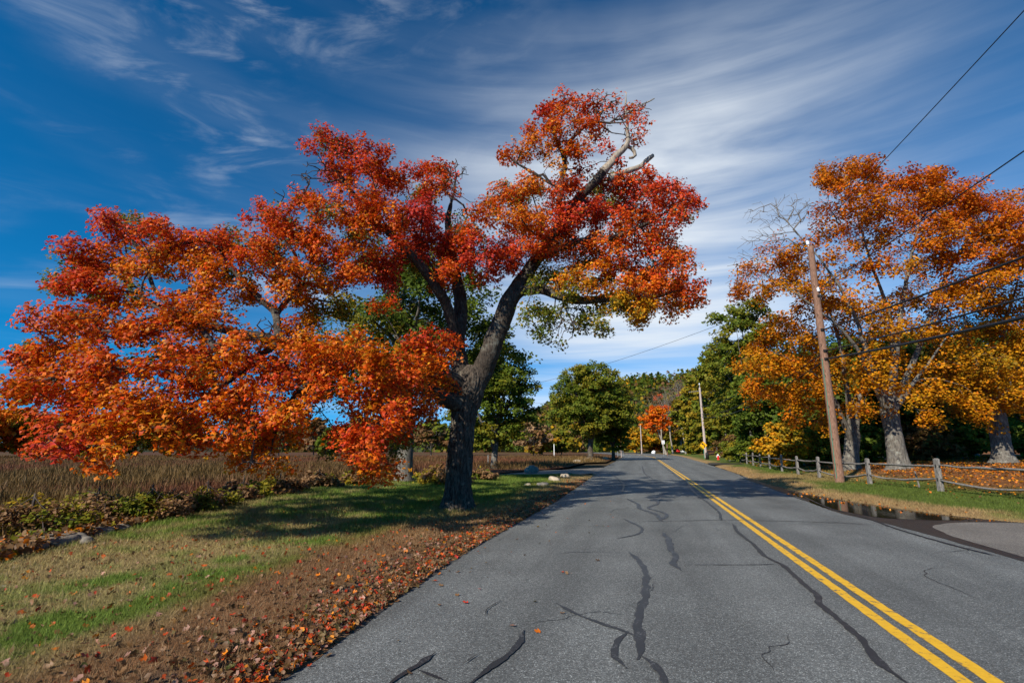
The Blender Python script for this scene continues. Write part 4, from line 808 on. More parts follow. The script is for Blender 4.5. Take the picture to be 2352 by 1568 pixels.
# wooded hill beyond the bend
hx, hy = np.meshgrid(np.linspace(-260, 400, 44), np.linspace(195, 620, 26))
def hill_z(x, y):
    return 38*smooth(205, 330, y)*smooth(-30, 95, x)*(.75+.5*fbm(np.column_stack([np.ravel(x)*.012, np.ravel(y)*.012, np.ravel(x)*0]), 77, 3).reshape(np.shape(x)))+6*smooth(200, 290, y)-.3
hz_ = hill_z(hx, hy); n = hx.shape[1]; i = np.arange(hx.shape[0]-1)[:, None]*n; j = np.arange(n-1)[None, :]
tag(link('hill', mesh_np('hill', np.stack([hx, hy, hz_], -1).reshape(-1, 3), np.stack([i+j, i+j+1, i+n+j+1, i+n+j], -1).reshape(-1, 4), M['soil'], col=(.03, .035, .015), smooth_shade=True)), 'low wooded hill closing the view beyond the bend', 'hill', kind='structure')
rg = np.random.default_rng(90)
nt = 1700; tx = rg.uniform(-110, 220, nt); ty = 203+rg.random(nt)**1.1*150; tz = hill_z(tx, ty); rr = rg.uniform(3.5, 6.5, nt); hh = rg.choice([2.6, 2.8, 2.3, 2.0, 3.5, 2.9, 3.4], nt)
cnt = 30; ci = np.repeat(np.arange(nt), cnt); d = unit(rg.normal(size=(len(ci), 3))); d[:, 2] = np.abs(d[:, 2])*1.1-.35
P = np.column_stack([tx, ty, tz+2.0])[ci]+d*(rr[ci]*rg.uniform(.75, 1.1, len(ci)))[:, None]*np.array([1, 1, 1.5])
V, F, k = leaf_arrays(P, unit(d+.5*rg.normal(size=d.shape)), rg.uniform(1.3, 2.6, len(P)), LEAF_S, rg)
tag(link('far_woods', mesh_np('far_woods', V, F, M['leaf_far'], col=np.repeat(hue(hh[ci]+.15*rg.normal(size=len(ci)))*rg.uniform(.7, 1.1, len(ci))[:, None], k, 0))), 'far green and brown woods covering the hill', 'woods', kind='stuff')
# pines on the skyline
for k, (u, v, d) in enumerate([(1497, 868, 300), (1512, 866, 302), (1480, 874, 305), (1452, 880, 300)]):
    top = at(u, v, d); x, y = top[0], top[1]; zb = float(hill_z(np.array([[x]]), np.array([[y]]))[0, 0]); h = max(top[2]-zb, 10)
    rt = empty('pine_tree', (x, y, zb), ['tallest pine on the wooded skyline, left of a close pair', 'right pine of the close pair on the skyline', 'short pine left of the skyline pair', 'single small pine at the left of the skyline'][k], 'tree', 'pines on the skyline')
    m_ = MB().tube([(x, y, zb), (x, y, zb+h*.6), (x, y, zb+h)], [.35, .22, .05], 6); m_.build('trunk', M['bark'], rt)
    n = 420; q = rg.random(n)**.7; a = rg.uniform(0, 2*np.pi, n); rad = (1-q)*h*.2*(.5+.5*np.sin(q*40)**2)*rg.uniform(.3, 1, n)+.2
    P = np.column_stack([x+np.cos(a)*rad, y+np.sin(a)*rad, zb+h*(.2+.8*q)]); V, F, kk = leaf_arrays(P, unit(np.column_stack([np.cos(a), np.sin(a), np.full(n, 1.2)])+.4*rg.normal(size=(n, 3))), rg.uniform(.7, 1.5, n), SPRAY, rg)
    tag(link('crown', mesh_np('crown', V, F, M['leaf_far'], col=hue(np.full(len(V), 2.95))), rt), kind='stuff')
exec_after = True
# ------------------------------------------------------------------ grass, weeds, litter
BLADE = (np.array([[-.5, 0, 0], [.5, 0, 0], [.28, .6, .12], [-.28, .6, .12], [0, 1, .34]]), np.array([[0, 1, 2], [0, 2, 3], [3, 2, 4]]))
BLADEH = (np.array([[-.5, 0, 0], [.5, 0, 0], [.4, .75, .05], [-.1, 1, .12]]), np.array([[0, 1, 2], [0, 2, 3]]))
BLADE1 = (np.array([[-.5, 0, 0], [.5, 0, 0], [0, 1, .3]]), np.array([[0, 1, 2]]))
def blades(name, P, hgt, wid, col, mat, rg, tmpl, lean=.35):
    n = len(P); a = rg.uniform(0, 2*np.pi, n); A = np.column_stack([np.cos(a), np.sin(a), np.zeros(n)]); Bk = np.column_stack([-np.sin(a), np.cos(a), np.zeros(n)])
    ln = rg.normal(size=(n, 2))*lean; up = unit(np.column_stack([ln, np.ones(n)])); tv, tf = tmpl
    V = P[:, None, :]+tv[None, :, 0:1]*(A*wid[:, None])[:, None, :]+tv[None, :, 1:2]*(up*hgt[:, None])[:, None, :]+tv[None, :, 2:3]*(Bk*hgt[:, None])[:, None, :]
    F = tf[None]+(np.arange(n)*len(tv))[:, None, None]
    return mesh_np(name, V.reshape(-1, 3), F.reshape(-1, 3), mat, col=np.repeat(col, len(tv), 0))
def seen(x, y, m=.08):                          # only where the ground can be in view
    return (np.abs(x) < (1.03+m)*y+.6) & (y > 2.6)
# lawn blades, thinning with distance
rg = np.random.default_rng(501)
n = 360000; s = 1.5+33*rg.random(n)**2.0; k = rg.random(n); t = LEFT(s)-.02-(LEFT(s)-FE(s))*k*np.maximum(smooth(TIP, TIP-7, s), .02)
x, y = st2xy(s, t); ok = seen(x, y) & (y < 32); s, t, x, y = s[ok], t[ok], x[ok], y[ok]
c, g, bw = lawn_col(s, t); dist = np.hypot(x, y); e = LEFT(s)-t
bare_ = (fbm(np.column_stack([s, t, s*0])*2.2, 32, 3) > .60) & (e < .8) & (rg.random(len(s)) < .85); ok = ~bare_
s, t, x, y, c, g, dist = s[ok], t[ok], x[ok], y[ok], c[ok], g[ok], dist[ok]
P = np.column_stack([x, y, lawn_z(s, t)-.004]); n = len(P)
hg = (.035+.045*rg.random(n)**1.5+.025*g)*np.clip(dist/9, 1, 1.4); wd = .0045*np.clip(dist/6, 1, 4.0)*rg.uniform(.7, 1.4, n)
straw = rg.random(n) < .25*(1-g)
cc = c*rg.uniform(.6, 1.7, n)[:, None]; cc[straw] = np.array([.34, .24, .13])*rg.uniform(.6, 1.1, straw.sum())[:, None]
tag(link('lawn_grass', blades('lawn_grass', P, hg, wd, cc, M['grass'], rg, BLADE1, .55)), 'short green and dry brown grass of the left lawn', 'grass', kind='stuff')
# right verge blades
n = 150000; s = 8+40*rg.random(n)**1.5; e = rg.random(n)**1.1*9; t = VE(s)+e; x, y = st2xy(s, t); ok = seen(x, y) & (y > 9); s, t, x, y, e = s[ok], t[ok], x[ok], y[ok], e[ok]
c, g, w = right_col(s, t); ok = rg.random(len(s)) > w*.7; s, t, x, y, c, g, e = s[ok], t[ok], x[ok], y[ok], c[ok], g[ok], e[ok]; n = len(s); dist = np.hypot(x, y)
P = np.column_stack([x, y, right_z(s, t)-.01]); hg = (.05+.06*rg.random(n)+.03*(1-g))*(.35+.65*smooth(0, .7, e)); wd = .009*np.clip(dist/14, .8, 3)*rg.uniform(.7, 1.4, n)
tag(link('verge_grass', blades('verge_grass', P, hg, wd, c*rg.uniform(.8, 1.5, n)[:, None], M['grass'], rg, BLADE1, .5)), 'green and straw coloured grass of the right verge', 'grass', kind='stuff')
# hay field
n = 210000; d = 8+82*rg.random(n)**1.7; az = rg.uniform(-1.10, .30, n); x = d*az; y = d.copy(); s, t = xy2st(x, y)
edge = np.where(s < 31, FE(s)-.35, np.where(s < 44, -9.6+(s-31)*.26, np.where(s < 60, -6.2, -4.4))); lane_hit = (s > 29) & (s < 37.5) & (t > -26)
ok = (t < edge+.5*(fbm(np.column_stack([s*.9, t*.9, s*0]), 71)-.5)) & ~lane_hit & (y > 5); x, y, s, t = x[ok], y[ok], s[ok], t[ok]; n = len(x); dist = np.hypot(x, y)
a = fbm(np.column_stack([x*.10, y*.16, x*0]), 72, 4); b = fbm(np.column_stack([x*.5, y*.5, x*0]), 73, 3)
c1 = np.array([.16, .064, .032]); c2 = np.array([.145, .088, .03]); c3 = np.array([.18, .105, .045])
w1 = smooth(.46, .6, a)[:, None]; w2 = (smooth(.62, .75, b)*.6)[:, None]
c = (c1*(1-w1)+c2*w1)*(1-w2)+c3*w2; nearroad = smooth(-11, -7, t)*smooth(30, 40, s); c = c*(1-.5*nearroad[:, None])+np.array([.27, .17, .06])*.5*nearroad[:, None]
P = np.column_stack([x, y, field_z(x, y)-.02]); hg = (.24+.46*rg.random(n))*(.45+.6*a+.55*fbm(np.column_stack([x*.7, y*.7, x*0]), 79, 3))*np.where(s > 30, .8, 1)*smooth(0, 3.0, edge[ok]-t+.9); wd = .0075*np.clip(dist/14, .8, 5)*rg.uniform(.6, 1.5, n)
tag(link('hay_grass', blades('hay_grass', P, hg, wd, c*rg.uniform(.6, 1.4, n)[:, None], M['grass'], rg, BLADEH, .26)), 'tall reddish brown hay grass of the field', 'grass', kind='stuff')
# brambles and dry leaves along the lawn's far edge
n = 15000; s = 2+27*rg.random(n); wv = .9*(fbm(np.column_stack([s*.5, s*0, s*0]), 74)-.3); t = FE(s)-.1-np.abs(rg.normal(size=n))*.55-wv*.3; x, y = st2xy(s, t); ok = seen(x, y, .15); s, t, x, y = s[ok], t[ok], x[ok], y[ok]; n = len(s)
hgt = rg.random(n)**1.8*.22*(.4+1.1*fbm(np.column_stack([s*.8, t*.8, s*0]), 75)); P = np.column_stack([x, y, lawn_z(s, np.maximum(t, FE(s)))*.8+hgt])
h = np.where(rg.random(n) < .72, rg.choice([3.5, 3.7, 3.9, 4.0, 1.0], n), rg.choice([2.15, 3.5, 2.3, 3.6], n)); h = np.where((s > 17) & (rg.random(n) < .5), rg.choice([1.6, 1.8, 2.1, 1.5], n), h)
V, F, k = leaf_arrays(P, unit(np.array([0, 0, .8])+.8*rg.normal(size=(n, 3))), rg.uniform(.06, .13, n), LEAF_S, rg)
tag(link('brambles', mesh_np('brambles', V, F, M['leaf'], col=np.repeat(hue(h+.1*rg.normal(size=n))*rg.uniform(.6, 1.4, n)[:, None], k, 0))), 'low brambles and dry leaves along the lawn edge', 'brambles', kind='stuff')
# weed shrubs in that edge
WS = [(60, 1225, 1.0, 1.0, (2.2, 2.4), 'dark olive weed mound at the far left lawn edge'), (215, 1190, 1.1, 1.1, (2.1, 2.3, 1.9), 'largest golden-green weed mound at the left lawn edge'), (340, 1180, 1.1, .9, (2.4, 2.7), 'dark green weed clump right of the golden-green mound'),
      (470, 1160, .9, .8, (2.2, 2.0), 'olive weed clump midway along the lawn edge'), (555, 1135, .8, .9, (2.1, 2.3), 'green weed clump with orange leaves at its foot'), (640, 1120, .9, .9, (2.2, 1.8), 'weed clump left of the yellow bushes'),
      (730, 1105, .9, 1.0, (1.7, 1.9), 'bright yellow-green bush at the lawn edge'), (820, 1098, 1.0, 1.0, (1.6, 1.5, 2.0), 'yellow bush left of the second trunk foot'), (1010, 1095, 1.3, 1.3, (2.7, 2.9), 'dark bush in shade beside the second trunk'), (1100, 1085, 1.0, .9, (2.5, 2.7), 'small dark bush right of the big trunk')]
for k, (u, v, h, rx, hs, lab) in enumerate(WS):
    g_ = gp(u, v+22); h *= .36; total += make_tree('weed_bush', lab, g_[0], g_[1], .05, h, rx, .05, h, 450+k, [hs[0]+.1, 2.08, 3.6, 3.75], nb=9, br=.42, lsize=.075 if g_[1] < 16 else .13, nleaf=22 if g_[1] > 16 else 30, tr=.02, group='weeds along the lawn edge', limbn=3, cat='bush', tmpl=LEAF_S, low=-.2, bark='twig', twigmat='twig')
# fallen leaves
FL = (np.array([[0, 0, .02], [.50, .30, .16], [.20, .44, 0], [0, 1, .14], [-.20, .44, 0], [-.50, .30, .14], [.36, .76, .14], [-.36, .76, .10]]), LEAF_5[1])
n = 19000; s = 1.8+26*rg.random(n)**1.6; m_ = rg.random(n); e = np.where(m_ < .5, np.abs(rg.normal(size=n))*.38+.02, np.where(m_ < .95, rg.random(n)**2.2*6, -rg.random(n)**3*2.2))
t = LEFT(s)-e; x, y = st2xy(s, t); ok = seen(x, y); s, t, x, y, e = s[ok], t[ok], x[ok], y[ok], e[ok]
on = e < 0; keep = ~on | (rg.random(len(s)) < .2); s, t, x, y, e = s[keep], t[keep], x[keep], y[keep], e[keep]; n = len(s)
z = np.where(e > -.02, lawn_z(s, t)+.008+.022*rg.random(n), .012)
fh = rg.choice([0, .4, 1.0, 3.5, 3.5, 3.6, 4.01, 3.5, 3.8, 3.5, 3.45, 3.4], n); fc = hue(np.minimum(fh, 4)+.15*rg.normal(size=n)); pk = fh > 4.005; fc[pk] = np.array([.50, .26, .18]); fc *= rg.uniform(.45, .95, n)[:, None]
fsz = rg.uniform(.026, .072, n); fn = unit(np.array([0, 0, 1.0])+.75*rg.normal(size=(n, 3))); fn[:, 2] = np.abs(fn[:, 2]); fn[e < 0] = unit(np.array([0, 0, 2.2])+.4*rg.normal(size=(int((e < 0).sum()), 3)))
app = fsz/np.hypot(x, y); order = np.argsort(-app); big = order[:290]; rest = order[290:]
V, F, k = leaf_arrays(np.column_stack([x, y, z])[rest], fn[rest], fsz[rest], FL, rg)
tag(link('leaf_litter', mesh_np('leaf_litter', V, F, M['dead_leaf'], col=np.repeat(fc[rest], k, 0))), 'red, tan and brown leaf litter strewn along the left verge', 'leaf litter', kind='stuff')
FLH = [('scarlet', (.42, .028, .018)), ('crimson', (.26, .018, .016)), ('orange', (.50, .15, .015)), ('yellow', (.52, .30, .04)), ('brown', (.15, .075, .036)), ('tan', (.30, .19, .10)), ('pinkish tan', (.40, .21, .145))]
fmesh = []
for q, (nm, cc) in enumerate(FLH):
    ms = []
    for w in range(3):
        V, F, k = leaf_arrays(np.zeros((1, 3)), np.array([[0, 0, 1.]]), np.array([1.]), FL, np.random.default_rng(900+q*3+w)); V[:, 2] += .05*np.sin(V[:, 0]*5+w)
        ms.append(mesh_np('fallen_leaf', V, F, M['dead_leaf'], col=np.array(cc)))
    fmesh.append(ms)
for i in big:
    q = int(rg.choice(7, p=[.12, .12, .08, .05, .29, .18, .16])); o = link('fallen_leaf', fmesh[q][int(rg.integers(3))], None, (x[i], y[i], z[i]))
    o.scale = (fsz[i],)*3; nn = Vector(fn[i]); o.rotation_mode = 'QUATERNION'; o.rotation_quaternion = nn.to_track_quat('Z', 'Y') @ Matrix.Rotation(rg.uniform(0, 6.28), 3, 'Z').to_quaternion()
    where = 'lying on the asphalt near the left edge' if e[i] < 0 else ('at the edge of the asphalt' if e[i] < .5 else 'lying on the grass of the left verge')
    tag(o, f'{FLH[q][0]} fallen maple leaf {where}', 'leaf', f'{FLH[q][0]} fallen leaves {where}')
# litter under the orange maples
n = 38000; s = 14+52*rg.random(n); e = 2.2+rg.random(n)**.8*24; t = VE(s)+e; x, y = st2xy(s, t); ok = seen(x, y) & (y > 12) & (rg.random(n) < smooth(2.5, 9, e+3*(fbm(np.column_stack([s*.5, t*.5, s*0]), 76)-.5))); s, t, x, y = s[ok], t[ok], x[ok], y[ok]; n = len(s)
P = np.column_stack([x, y, right_z(s, t)+.03+.03*rg.random(n)])
s2 = 13+9*rg.random(160); t2_ = VE(s2)+rg.normal(size=160)*.35-.1; x2, y2 = st2xy(s2, t2_); P = np.vstack([P, np.column_stack([x2, y2, np.where(t2_ > VE(s2), right_z(s2, t2_)+.03, .016)])]); n = len(P)
V, F, k = leaf_arrays(P, unit(np.array([0, 0, 1.1])+.6*rg.normal(size=(n, 3))), rg.uniform(.09, .15, n)*np.clip(np.hypot(P[:, 0], P[:, 1])/34, .5, 1), LEAF_S, rg)
tag(link('orange_litter', mesh_np('orange_litter', V, F, M['dead_leaf'], col=np.repeat(hue(rg.choice([.9, 1.1, 1.3, 3.4, 3.5, 3.5], n))*rg.uniform(.5, .95, n)[:, None], k, 0))), 'carpet of orange fallen leaves under the right-hand maples', 'leaf litter', kind='stuff')

# ------------------------------------------------------------------ stones
def stone(name, x, y, z, d, seed, mat, label=None, parent=None, group=None):
    rg = np.random.default_rng(seed); import bmesh
    bm = bmesh.new(); bmesh.ops.create_icosphere(bm, subdivisions=3, radius=1)
    P = np.array([v.co for v in bm.verts]); k = 1+.55*(fbm(P*1.3+seed, seed, 3)-.5)
    for q in range(5):
        nrm = unit(rg.normal(size=3)); c = rg.uniform(.6, .85); dd = P@nrm; P = P-np.maximum(dd-c, 0)[:, None]*nrm*.85
    P = P*k[:, None]*np.array(d)/2
    for v_, p in zip(bm.verts, P): v_.co = p
    me = bpy.data.meshes.new(name); bm.to_mesh(me); bm.free(); me.materials.append(mat); me.polygons.foreach_set('use_smooth', np.ones(len(me.polygons), bool))
    o = link(name, me, parent, (x, y, z) if parent is None else None)
    if parent is not None: o.location = (x, y, z)
    o.rotation_euler.z = rg.uniform(0, 6)
    if label: tag(o, label, 'stone', group)
    return o
for k, (u, v, w, h, lab, m_) in enumerate([(1275, 1108, .75, .5, 'pale round boulder nearest us at the tip of the lawn', 'stone_pale'), (1297, 1099, .55, .4, 'second pale boulder at the tip of the lawn', 'stone_pale'), (1310, 1092, .6, .3, 'flat grey stone at the far tip of the lawn', 'stone'), (1247, 1119, .7, .3, 'low dark stone in shade before the pale boulders', 'stone'), (1213, 1118, .5, .2, 'small pale stone flat in the lawn grass', 'stone_pale'),
        (1222, 1085, 1.1, .7, 'dark rounded rock beside the side lane', 'stone'), (1350, 1058, 1.4, .7, 'grey stone heap at the foot of the round maple', 'stone'), (1390, 1056, 1.2, .6, 'pale stone between the round maple and its smaller neighbour', 'stone_pale'), (1325, 1062, 1.3, .5, 'low pale stones left of the round maple foot', 'stone_pale')]):
    g_ = gp(u, v); stone('boulder', g_[0], g_[1], h*.18+.02, (w, w*.8, h), 700+k, M[m_], lab)
for k, (u, v, w, h, lab) in enumerate([(130, 1264, .62, .26, 'broad grey wall stone showing at the left lawn edge'), (172, 1256, .5, .2, 'grey wall stone right beside the broad one'), (195, 1262, .28, .16, 'small grey stone in front of the old wall line'), (228, 1240, .55, .2, 'flat pale stone further along the old wall line'), (80, 1275, .5, .16, 'low stone half buried at the left end of the wall line'), (280, 1228, .4, .15, 'small stone half hidden by brambles'), (520, 1160, .6, .25, 'grey stone in the brambles left of the tree shadow')]):
    g_ = gp(u, v); s, t = xy2st(g_[0], g_[1]); zz_ = float(lawn_z(np.array([s]), np.array([t]))[0]); stone('wall_stone', g_[0], g_[1], zz_+h*.15, (w, w*.7, h), 740+k, M['stone'], lab, group='stones of the old field wall')
# ------------------------------------------------------------------ split-rail fence
PO = [(17.9, 11.1), (21.92, 10.30), (26.01, 9.62), (30.98, 9.14), (34.6, 9.09), (38.9, 9.25), (43.6, 9.55), (48.2, 9.85), (52.5, 10.1), (57.0, 10.4), (61.5, 10.6), (65.5, 10.75), (69.3, 10.7)]
fx, fy = st2xy(PO[1][0], PO[1][1]); fence = empty('rail_fence', (fx, fy, zr(fx, fy)), 'weathered grey split-rail fence running along the right verge', 'fence')
PX = [(*st2xy(s, t), float(right_z(np.array([s]), np.array([t]))[0])) for s, t in PO]
rg = np.random.default_rng(61)
for k, (x, y, z) in enumerate(PX):
    tl = rg.normal(size=2)*.025; P = [(x, y, z-.3), (x+tl[0]*.3, y+tl[1]*.3, z+.4), (x+tl[0], y+tl[1], z+1.08+rg.uniform(-.04, .05))]
    a = math.atan2(PX[min(k+1, 12)][1]-PX[max(k-1, 0)][1], PX[min(k+1, 12)][0]-PX[max(k-1, 0)][0])
    mb_ = MB(); w, dp = .092, .06
    rings = []
    for (px_, py_, pz_), sc in zip(P+[(P[2][0], P[2][1], P[2][2]+.035)], (1.05, 1, .95, .55)):
        for (cu, cv) in ((1, 1), (-1, 1), (-1, -1), (1, -1)):
            jx = 1+.14*rg.normal()*.5; rings.append((px_+(math.cos(a)*cu*w*jx-math.sin(a)*cv*dp)*sc, py_+(math.sin(a)*cu*w*jx+math.cos(a)*cv*dp)*sc, pz_))
    fcs = [(3, 2, 1, 0)]
    for r_ in range(3):
        for q in range(4): fcs.append((r_*4+q, r_*4+(q+1) % 4, r_*4+4+(q+1) % 4, r_*4+4+q))
    fcs.append((12, 13, 14, 15)); mb_.add(rings, fcs); po = mb_.build('post', M['fence'], fence, bev=.008)
    for hh_ in (.40, .86):
        hm = MB(); hm.box((x+tl[0]*hh_*.9, y+tl[1]*hh_*.9, z+hh_), (.05, dp*2+.012, .12), a); hm.build('mortise', M['sign_black'], po)
for k in range(len(PX)-1):
    for hh_ in (.40, .86):
        p, q = np.array(PX[k]), np.array(PX[k+1]); L_ = np.linalg.norm(q-p); sag = (rg.uniform(.0, .04) if hh_ > .6 else rg.uniform(.04, .15))*(1.3 if k < 3 else 1)
        if k == 2 and hh_ < .6: sag = .22
        u = np.linspace(-.03, 1.03, 15); dr = rg.uniform(-.04, .04, 2); pts = p[None]*(1-u)[:, None]+q[None]*u[:, None]; pts[:, 2] += hh_+dr[0]*(1-u)+dr[1]*u-sag*4*np.clip(u*(1-u), 0, 1)
        pts[:, 2] += (fbm(np.column_stack([u*3.5+k*5+hh_*11, u*0, u*0]), 66, 2)-.5)*.11
        rr_ = .056*(1-.45*np.abs(2*u-1)**4)*(1+.7*(fbm(np.column_stack([u*9+k*3+hh_*7, u*0, u*0]), 62+k, 2)-.5))
        T_, A_, B2 = frames(pts); th = np.linspace(0, 2*np.pi, 7, endpoint=False)+rg.uniform(0, 1)
        ph_ = 1+.25*np.cos(th*2+rg.uniform(0, 3)); ring = A_[:, None, :]*np.cos(th)[None, :, None]*.75+B2[:, None, :]*np.sin(th)[None, :, None]*1.3
        V = (pts[:, None, :]+ring*(rr_[:, None]*ph_[None, :])[:, :, None]).reshape(-1, 3); i = np.arange(14)[:, None]*7; j = np.arange(7)[None, :]; F = np.stack([i+j, i+(j+1) % 7, i+7+(j+1) % 7, i+7+j], -1).reshape(-1, 4)
        link('rail', mesh_np('rail', V, [F, np.arange(7)[None, ::-1], np.arange(98, 105)[None]], M['fence']), fence)
# leaning broken stake near the second bay
g_ = np.array(PX[1])*.55+np.array(PX[2])*.0+np.array(PX[1])*.45; st_ = at(2110, 1120, 20.5); zt = zr(st_[0], st_[1])
rt = MB().tube([(st_[0]+.05, st_[1], zt-.1), (st_[0], st_[1], zt+.3), (st_[0]-.06, st_[1], zt+.62)], [.03, .028, .02], 6).build('stake', M['fence']); tag(rt, 'short leaning broken stake behind the near fence rails', 'stake')
# ------------------------------------------------------------------ utility poles and wires
def pole(label, x, y, z0, h, r0, r1, mat, lean=(0, 0), heights=()):
    rt = empty('utility_pole', (x, y, z0), label, 'pole', 'utility poles on the right roadside')
    P = [(x+lean[0]*k, y+lean[1]*k, z0-.3+(h+.3)*k) for k in np.linspace(0, 1, 14)]; V, F, C, rad = tree_limb([(*p, r0+(r1-r0)*k/13) for k, p in enumerate(P)], 20, .3, int(h*10), .0)
    link('shaft', mesh_np('shaft', V, F, mat, smooth_shade=True), rt); return rt, lambda hz: np.array([x+lean[0]*hz/h, y+lean[1]*hz/h, z0+hz])
def insul(rt, p, dx, size=1.0):
    MB().tube([(p[0], p[1], p[2]), (p[0]+dx, p[1]-.02, p[2])], .02*size, 6).build('bracket', M['iron'], rt)
    q = (p[0]+dx, p[1]-.02, p[2]); MB().tube([(q[0], q[1], q[2]-.10*size), (q[0], q[1], q[2]-.05*size), (q[0], q[1], q[2]), (q[0], q[1], q[2]+.04*size), (q[0], q[1], q[2]+.1*size)], [.03*size, .07*size, .05*size, .075*size, .03*size], 10).build('insulator', M['porcelain'], rt, True)
p1x, p1y = gp(1930, 1112)[:2]; z1 = zr(p1x, p1y); topz = at(1861, 566, p1y)[2]
h1 = topz-z1
tx1 = at(1861, 566, p1y)[0]
pole1, P1 = pole('tall brown utility pole standing at the near rail fence', p1x, p1y, z1, h1, .20, .145, M['pole'], (tx1-p1x, 0))
sp = P1(h1); MB().tube([(sp[0]-.1, sp[1], sp[2]-.9), (sp[0]-.1, sp[1]-.02, sp[2]+.12)], .035, 8).build('top_bracket', M['galv'], pole1)
insul(pole1, (sp[0]-.1, sp[1], sp[2]+.18), -.02, 1.3)
q = P1(h1-2.35); insul(pole1, (q[0], q[1]-.15, q[2]), .03, 1.2)
MB().box((q[0]+.06, q[1]-.17, q[2]-.32), (.22, .05, .10), 0).build('cable_clamp', M['iron'], pole1)
for hh_ in (h1-4.4, h1-5.45, h1-5.85):
    q = P1(hh_); MB().box((q[0]-.02, q[1]-.18, q[2]), (.16, .07, .12), 0).build('cable_clamp', M['iron'], pole1)
for k in range(12):
    hh_ = 2.0+k*.75
    if hh_ > h1-1: break
    q = P1(hh_); sd = 1 if k % 2 else -1; MB().tube([(q[0]+sd*.10, q[1]-.12, q[2]), (q[0]+sd*.22, q[1]-.20, q[2]), (q[0]+sd*.22, q[1]-.20, q[2]+.04)], .010, 5).build('step_peg', M['iron'], pole1)
q0, q1 = P1(.2), P1(h1*.5); MB().tube([(q0[0]-.19, q0[1]-.1, q0[2]), (q1[0]-.165, q1[1]-.08, q1[2])], .014, 5).build('ground_wire', M['post_green'], pole1)
p2 = at(1621, 1038, 86); z2 = zr(p2[0], p2[1]); t2 = at(1607, 890, 86)
pole2, P2 = pole('pale utility pole in the middle distance behind the yellow sign', p2[0], p2[1], z2, t2[2]-z2, .22, .15, M['pole_grey'], (t2[0]-p2[0], 0)); h2 = t2[2]-z2
MB().tube([(t2[0], t2[1], t2[2]-.4), (t2[0], t2[1], t2[2]+.55)], .05, 6).build('top_bracket', M['galv'], pole2); insul(pole2, (t2[0], t2[1], t2[2]+.6), -.02, 1.6)
MB().tube([(t2[0], t2[1], t2[2]-.55), (t2[0]-1.9, t2[1], t2[2]-.75)], .045, 6).build('side_arm', M['galv'], pole2)
p3 = at(1474, 1036, 150); t3 = at(1472, 972, 150)
pole3, P3 = pole('small far utility pole at the bend of the road', p3[0], p3[1], 0, t3[2], .16, .12, M['pole_grey'])
MB().tube([(t3[0]-.2, t3[1], t3[2]-3.6), (t3[0]+.2, t3[1], t3[2]-3.6)], .05, 6).build('cross_arm', M['pole_grey'], pole3)
def wire(label, a, b, r, sag, group='overhead wires'):
    a, b = np.array(a, float), np.array(b, float); u = np.linspace(0, 1, 40)[:, None]; P = a*(1-u)+b*u; P[:, 2] -= (4*sag*u*(1-u))[:, 0]
    return tag(MB().tube(P, r, 6).build('overhead_wire', M['wire'], None, True), label, 'wire', group)
near = lambda u, v, d: at(u, v, d)
A1 = P1(h1)+np.array([-.12, -.03, .30]); A2 = P1(h1-2.35)+np.array([.03, -.2, .05]); A3 = P1(h1-4.4)+np.array([0, -.22, 0]); A4 = P1(h1-5.45)+np.array([0, -.22, 0]); A5 = P1(h1-5.85)+np.array([0, -.22, 0])
ends = [near(2420, -60, 10.2), near(2420, 285, 10.2), near(2420, 548, 10.2), near(2420, 648, 10.2), near(2420, 697, 10.2)]
for k, (a, b, r, sg_, lab) in enumerate([(A1, ends[0], .015, .12, 'highest overhead wire from the near pole top out to upper right'), (A2, ends[1], .019, .15, 'second overhead wire from the near pole to upper right'), (A3, ends[2], .032, .15, 'cable leaving the near pole to the right, uppermost of three thick ones'), (A4, ends[3], .027, .15, 'middle cable of the three leaving the near pole to the right'), (A5, ends[4], .045, .15, 'thickest lowest cable leaving the near pole to the right')]):
    e_ = b+(b-a)*.6; wire(lab, a, e_, r, sg_)
B1 = t2+np.array([-.02, 0, .6])
for k, (a, dz, r, sg_, lab) in enumerate([(A1, .65, .012, .9, 'top wire running from the near pole back to the second pole'), (A2, -1.4, .012, .9, 'second wire running back to the second pole'), (A3, -3.1, .03, 1.0, 'thick upper cable sagging from the near pole back to the second pole'), (A4, -4.4, .026, 1.0, 'middle cable sagging back to the second pole'), (A5, -4.8, .034, 1.1, 'lowest thick cable sagging back to the second pole')]):
    wire(lab, a, (t2[0], t2[1]-.15, t2[2]+dz), r, sg_)
wire('thin wire crossing the sky above the round maple', at(1690, 731, 60), at(1215, 884, 95), .022, .6)
wire('faint low wire left of the round maple', at(1300, 921, 105), at(1200, 927, 108), .02, .1)
# ------------------------------------------------------------------ signs, hydrant and small far things
sx, sy = gp(1618, 1055)[:2]; zs = zr(sx, sy); rt = empty('curve_sign', (sx, sy, zs), 'yellow diamond road sign with black left-curve arrow', 'sign'); face = math.radians(0)
cz_ = at(1617, 1022, sy)[2]; MB().box((sx, sy, (zs+cz_+.3)/2), (.06, .04, cz_+.3-zs)).build('post', M['post_green'], rt)
D = .56; MB().add([(sx, sy-.03, cz_-D), (sx+D, sy-.03, cz_), (sx, sy-.03, cz_+D), (sx-D, sy-.03, cz_), (sx, sy-.026, cz_-D), (sx+D, sy-.026, cz_), (sx, sy-.026, cz_+D), (sx-D, sy-.026, cz_)], [(0, 1, 2, 3), (7, 6, 5, 4), (0, 4, 5, 1), (1, 5, 6, 2), (2, 6, 7, 3), (3, 7, 4, 0)]).build('panel', M['sign_yellow'], rt)
am = MB(); cv = [(.13, -.34), (.13, -.08), (.08, .06), (-.04, .15), (-.10, .17)]; wv_ = .07
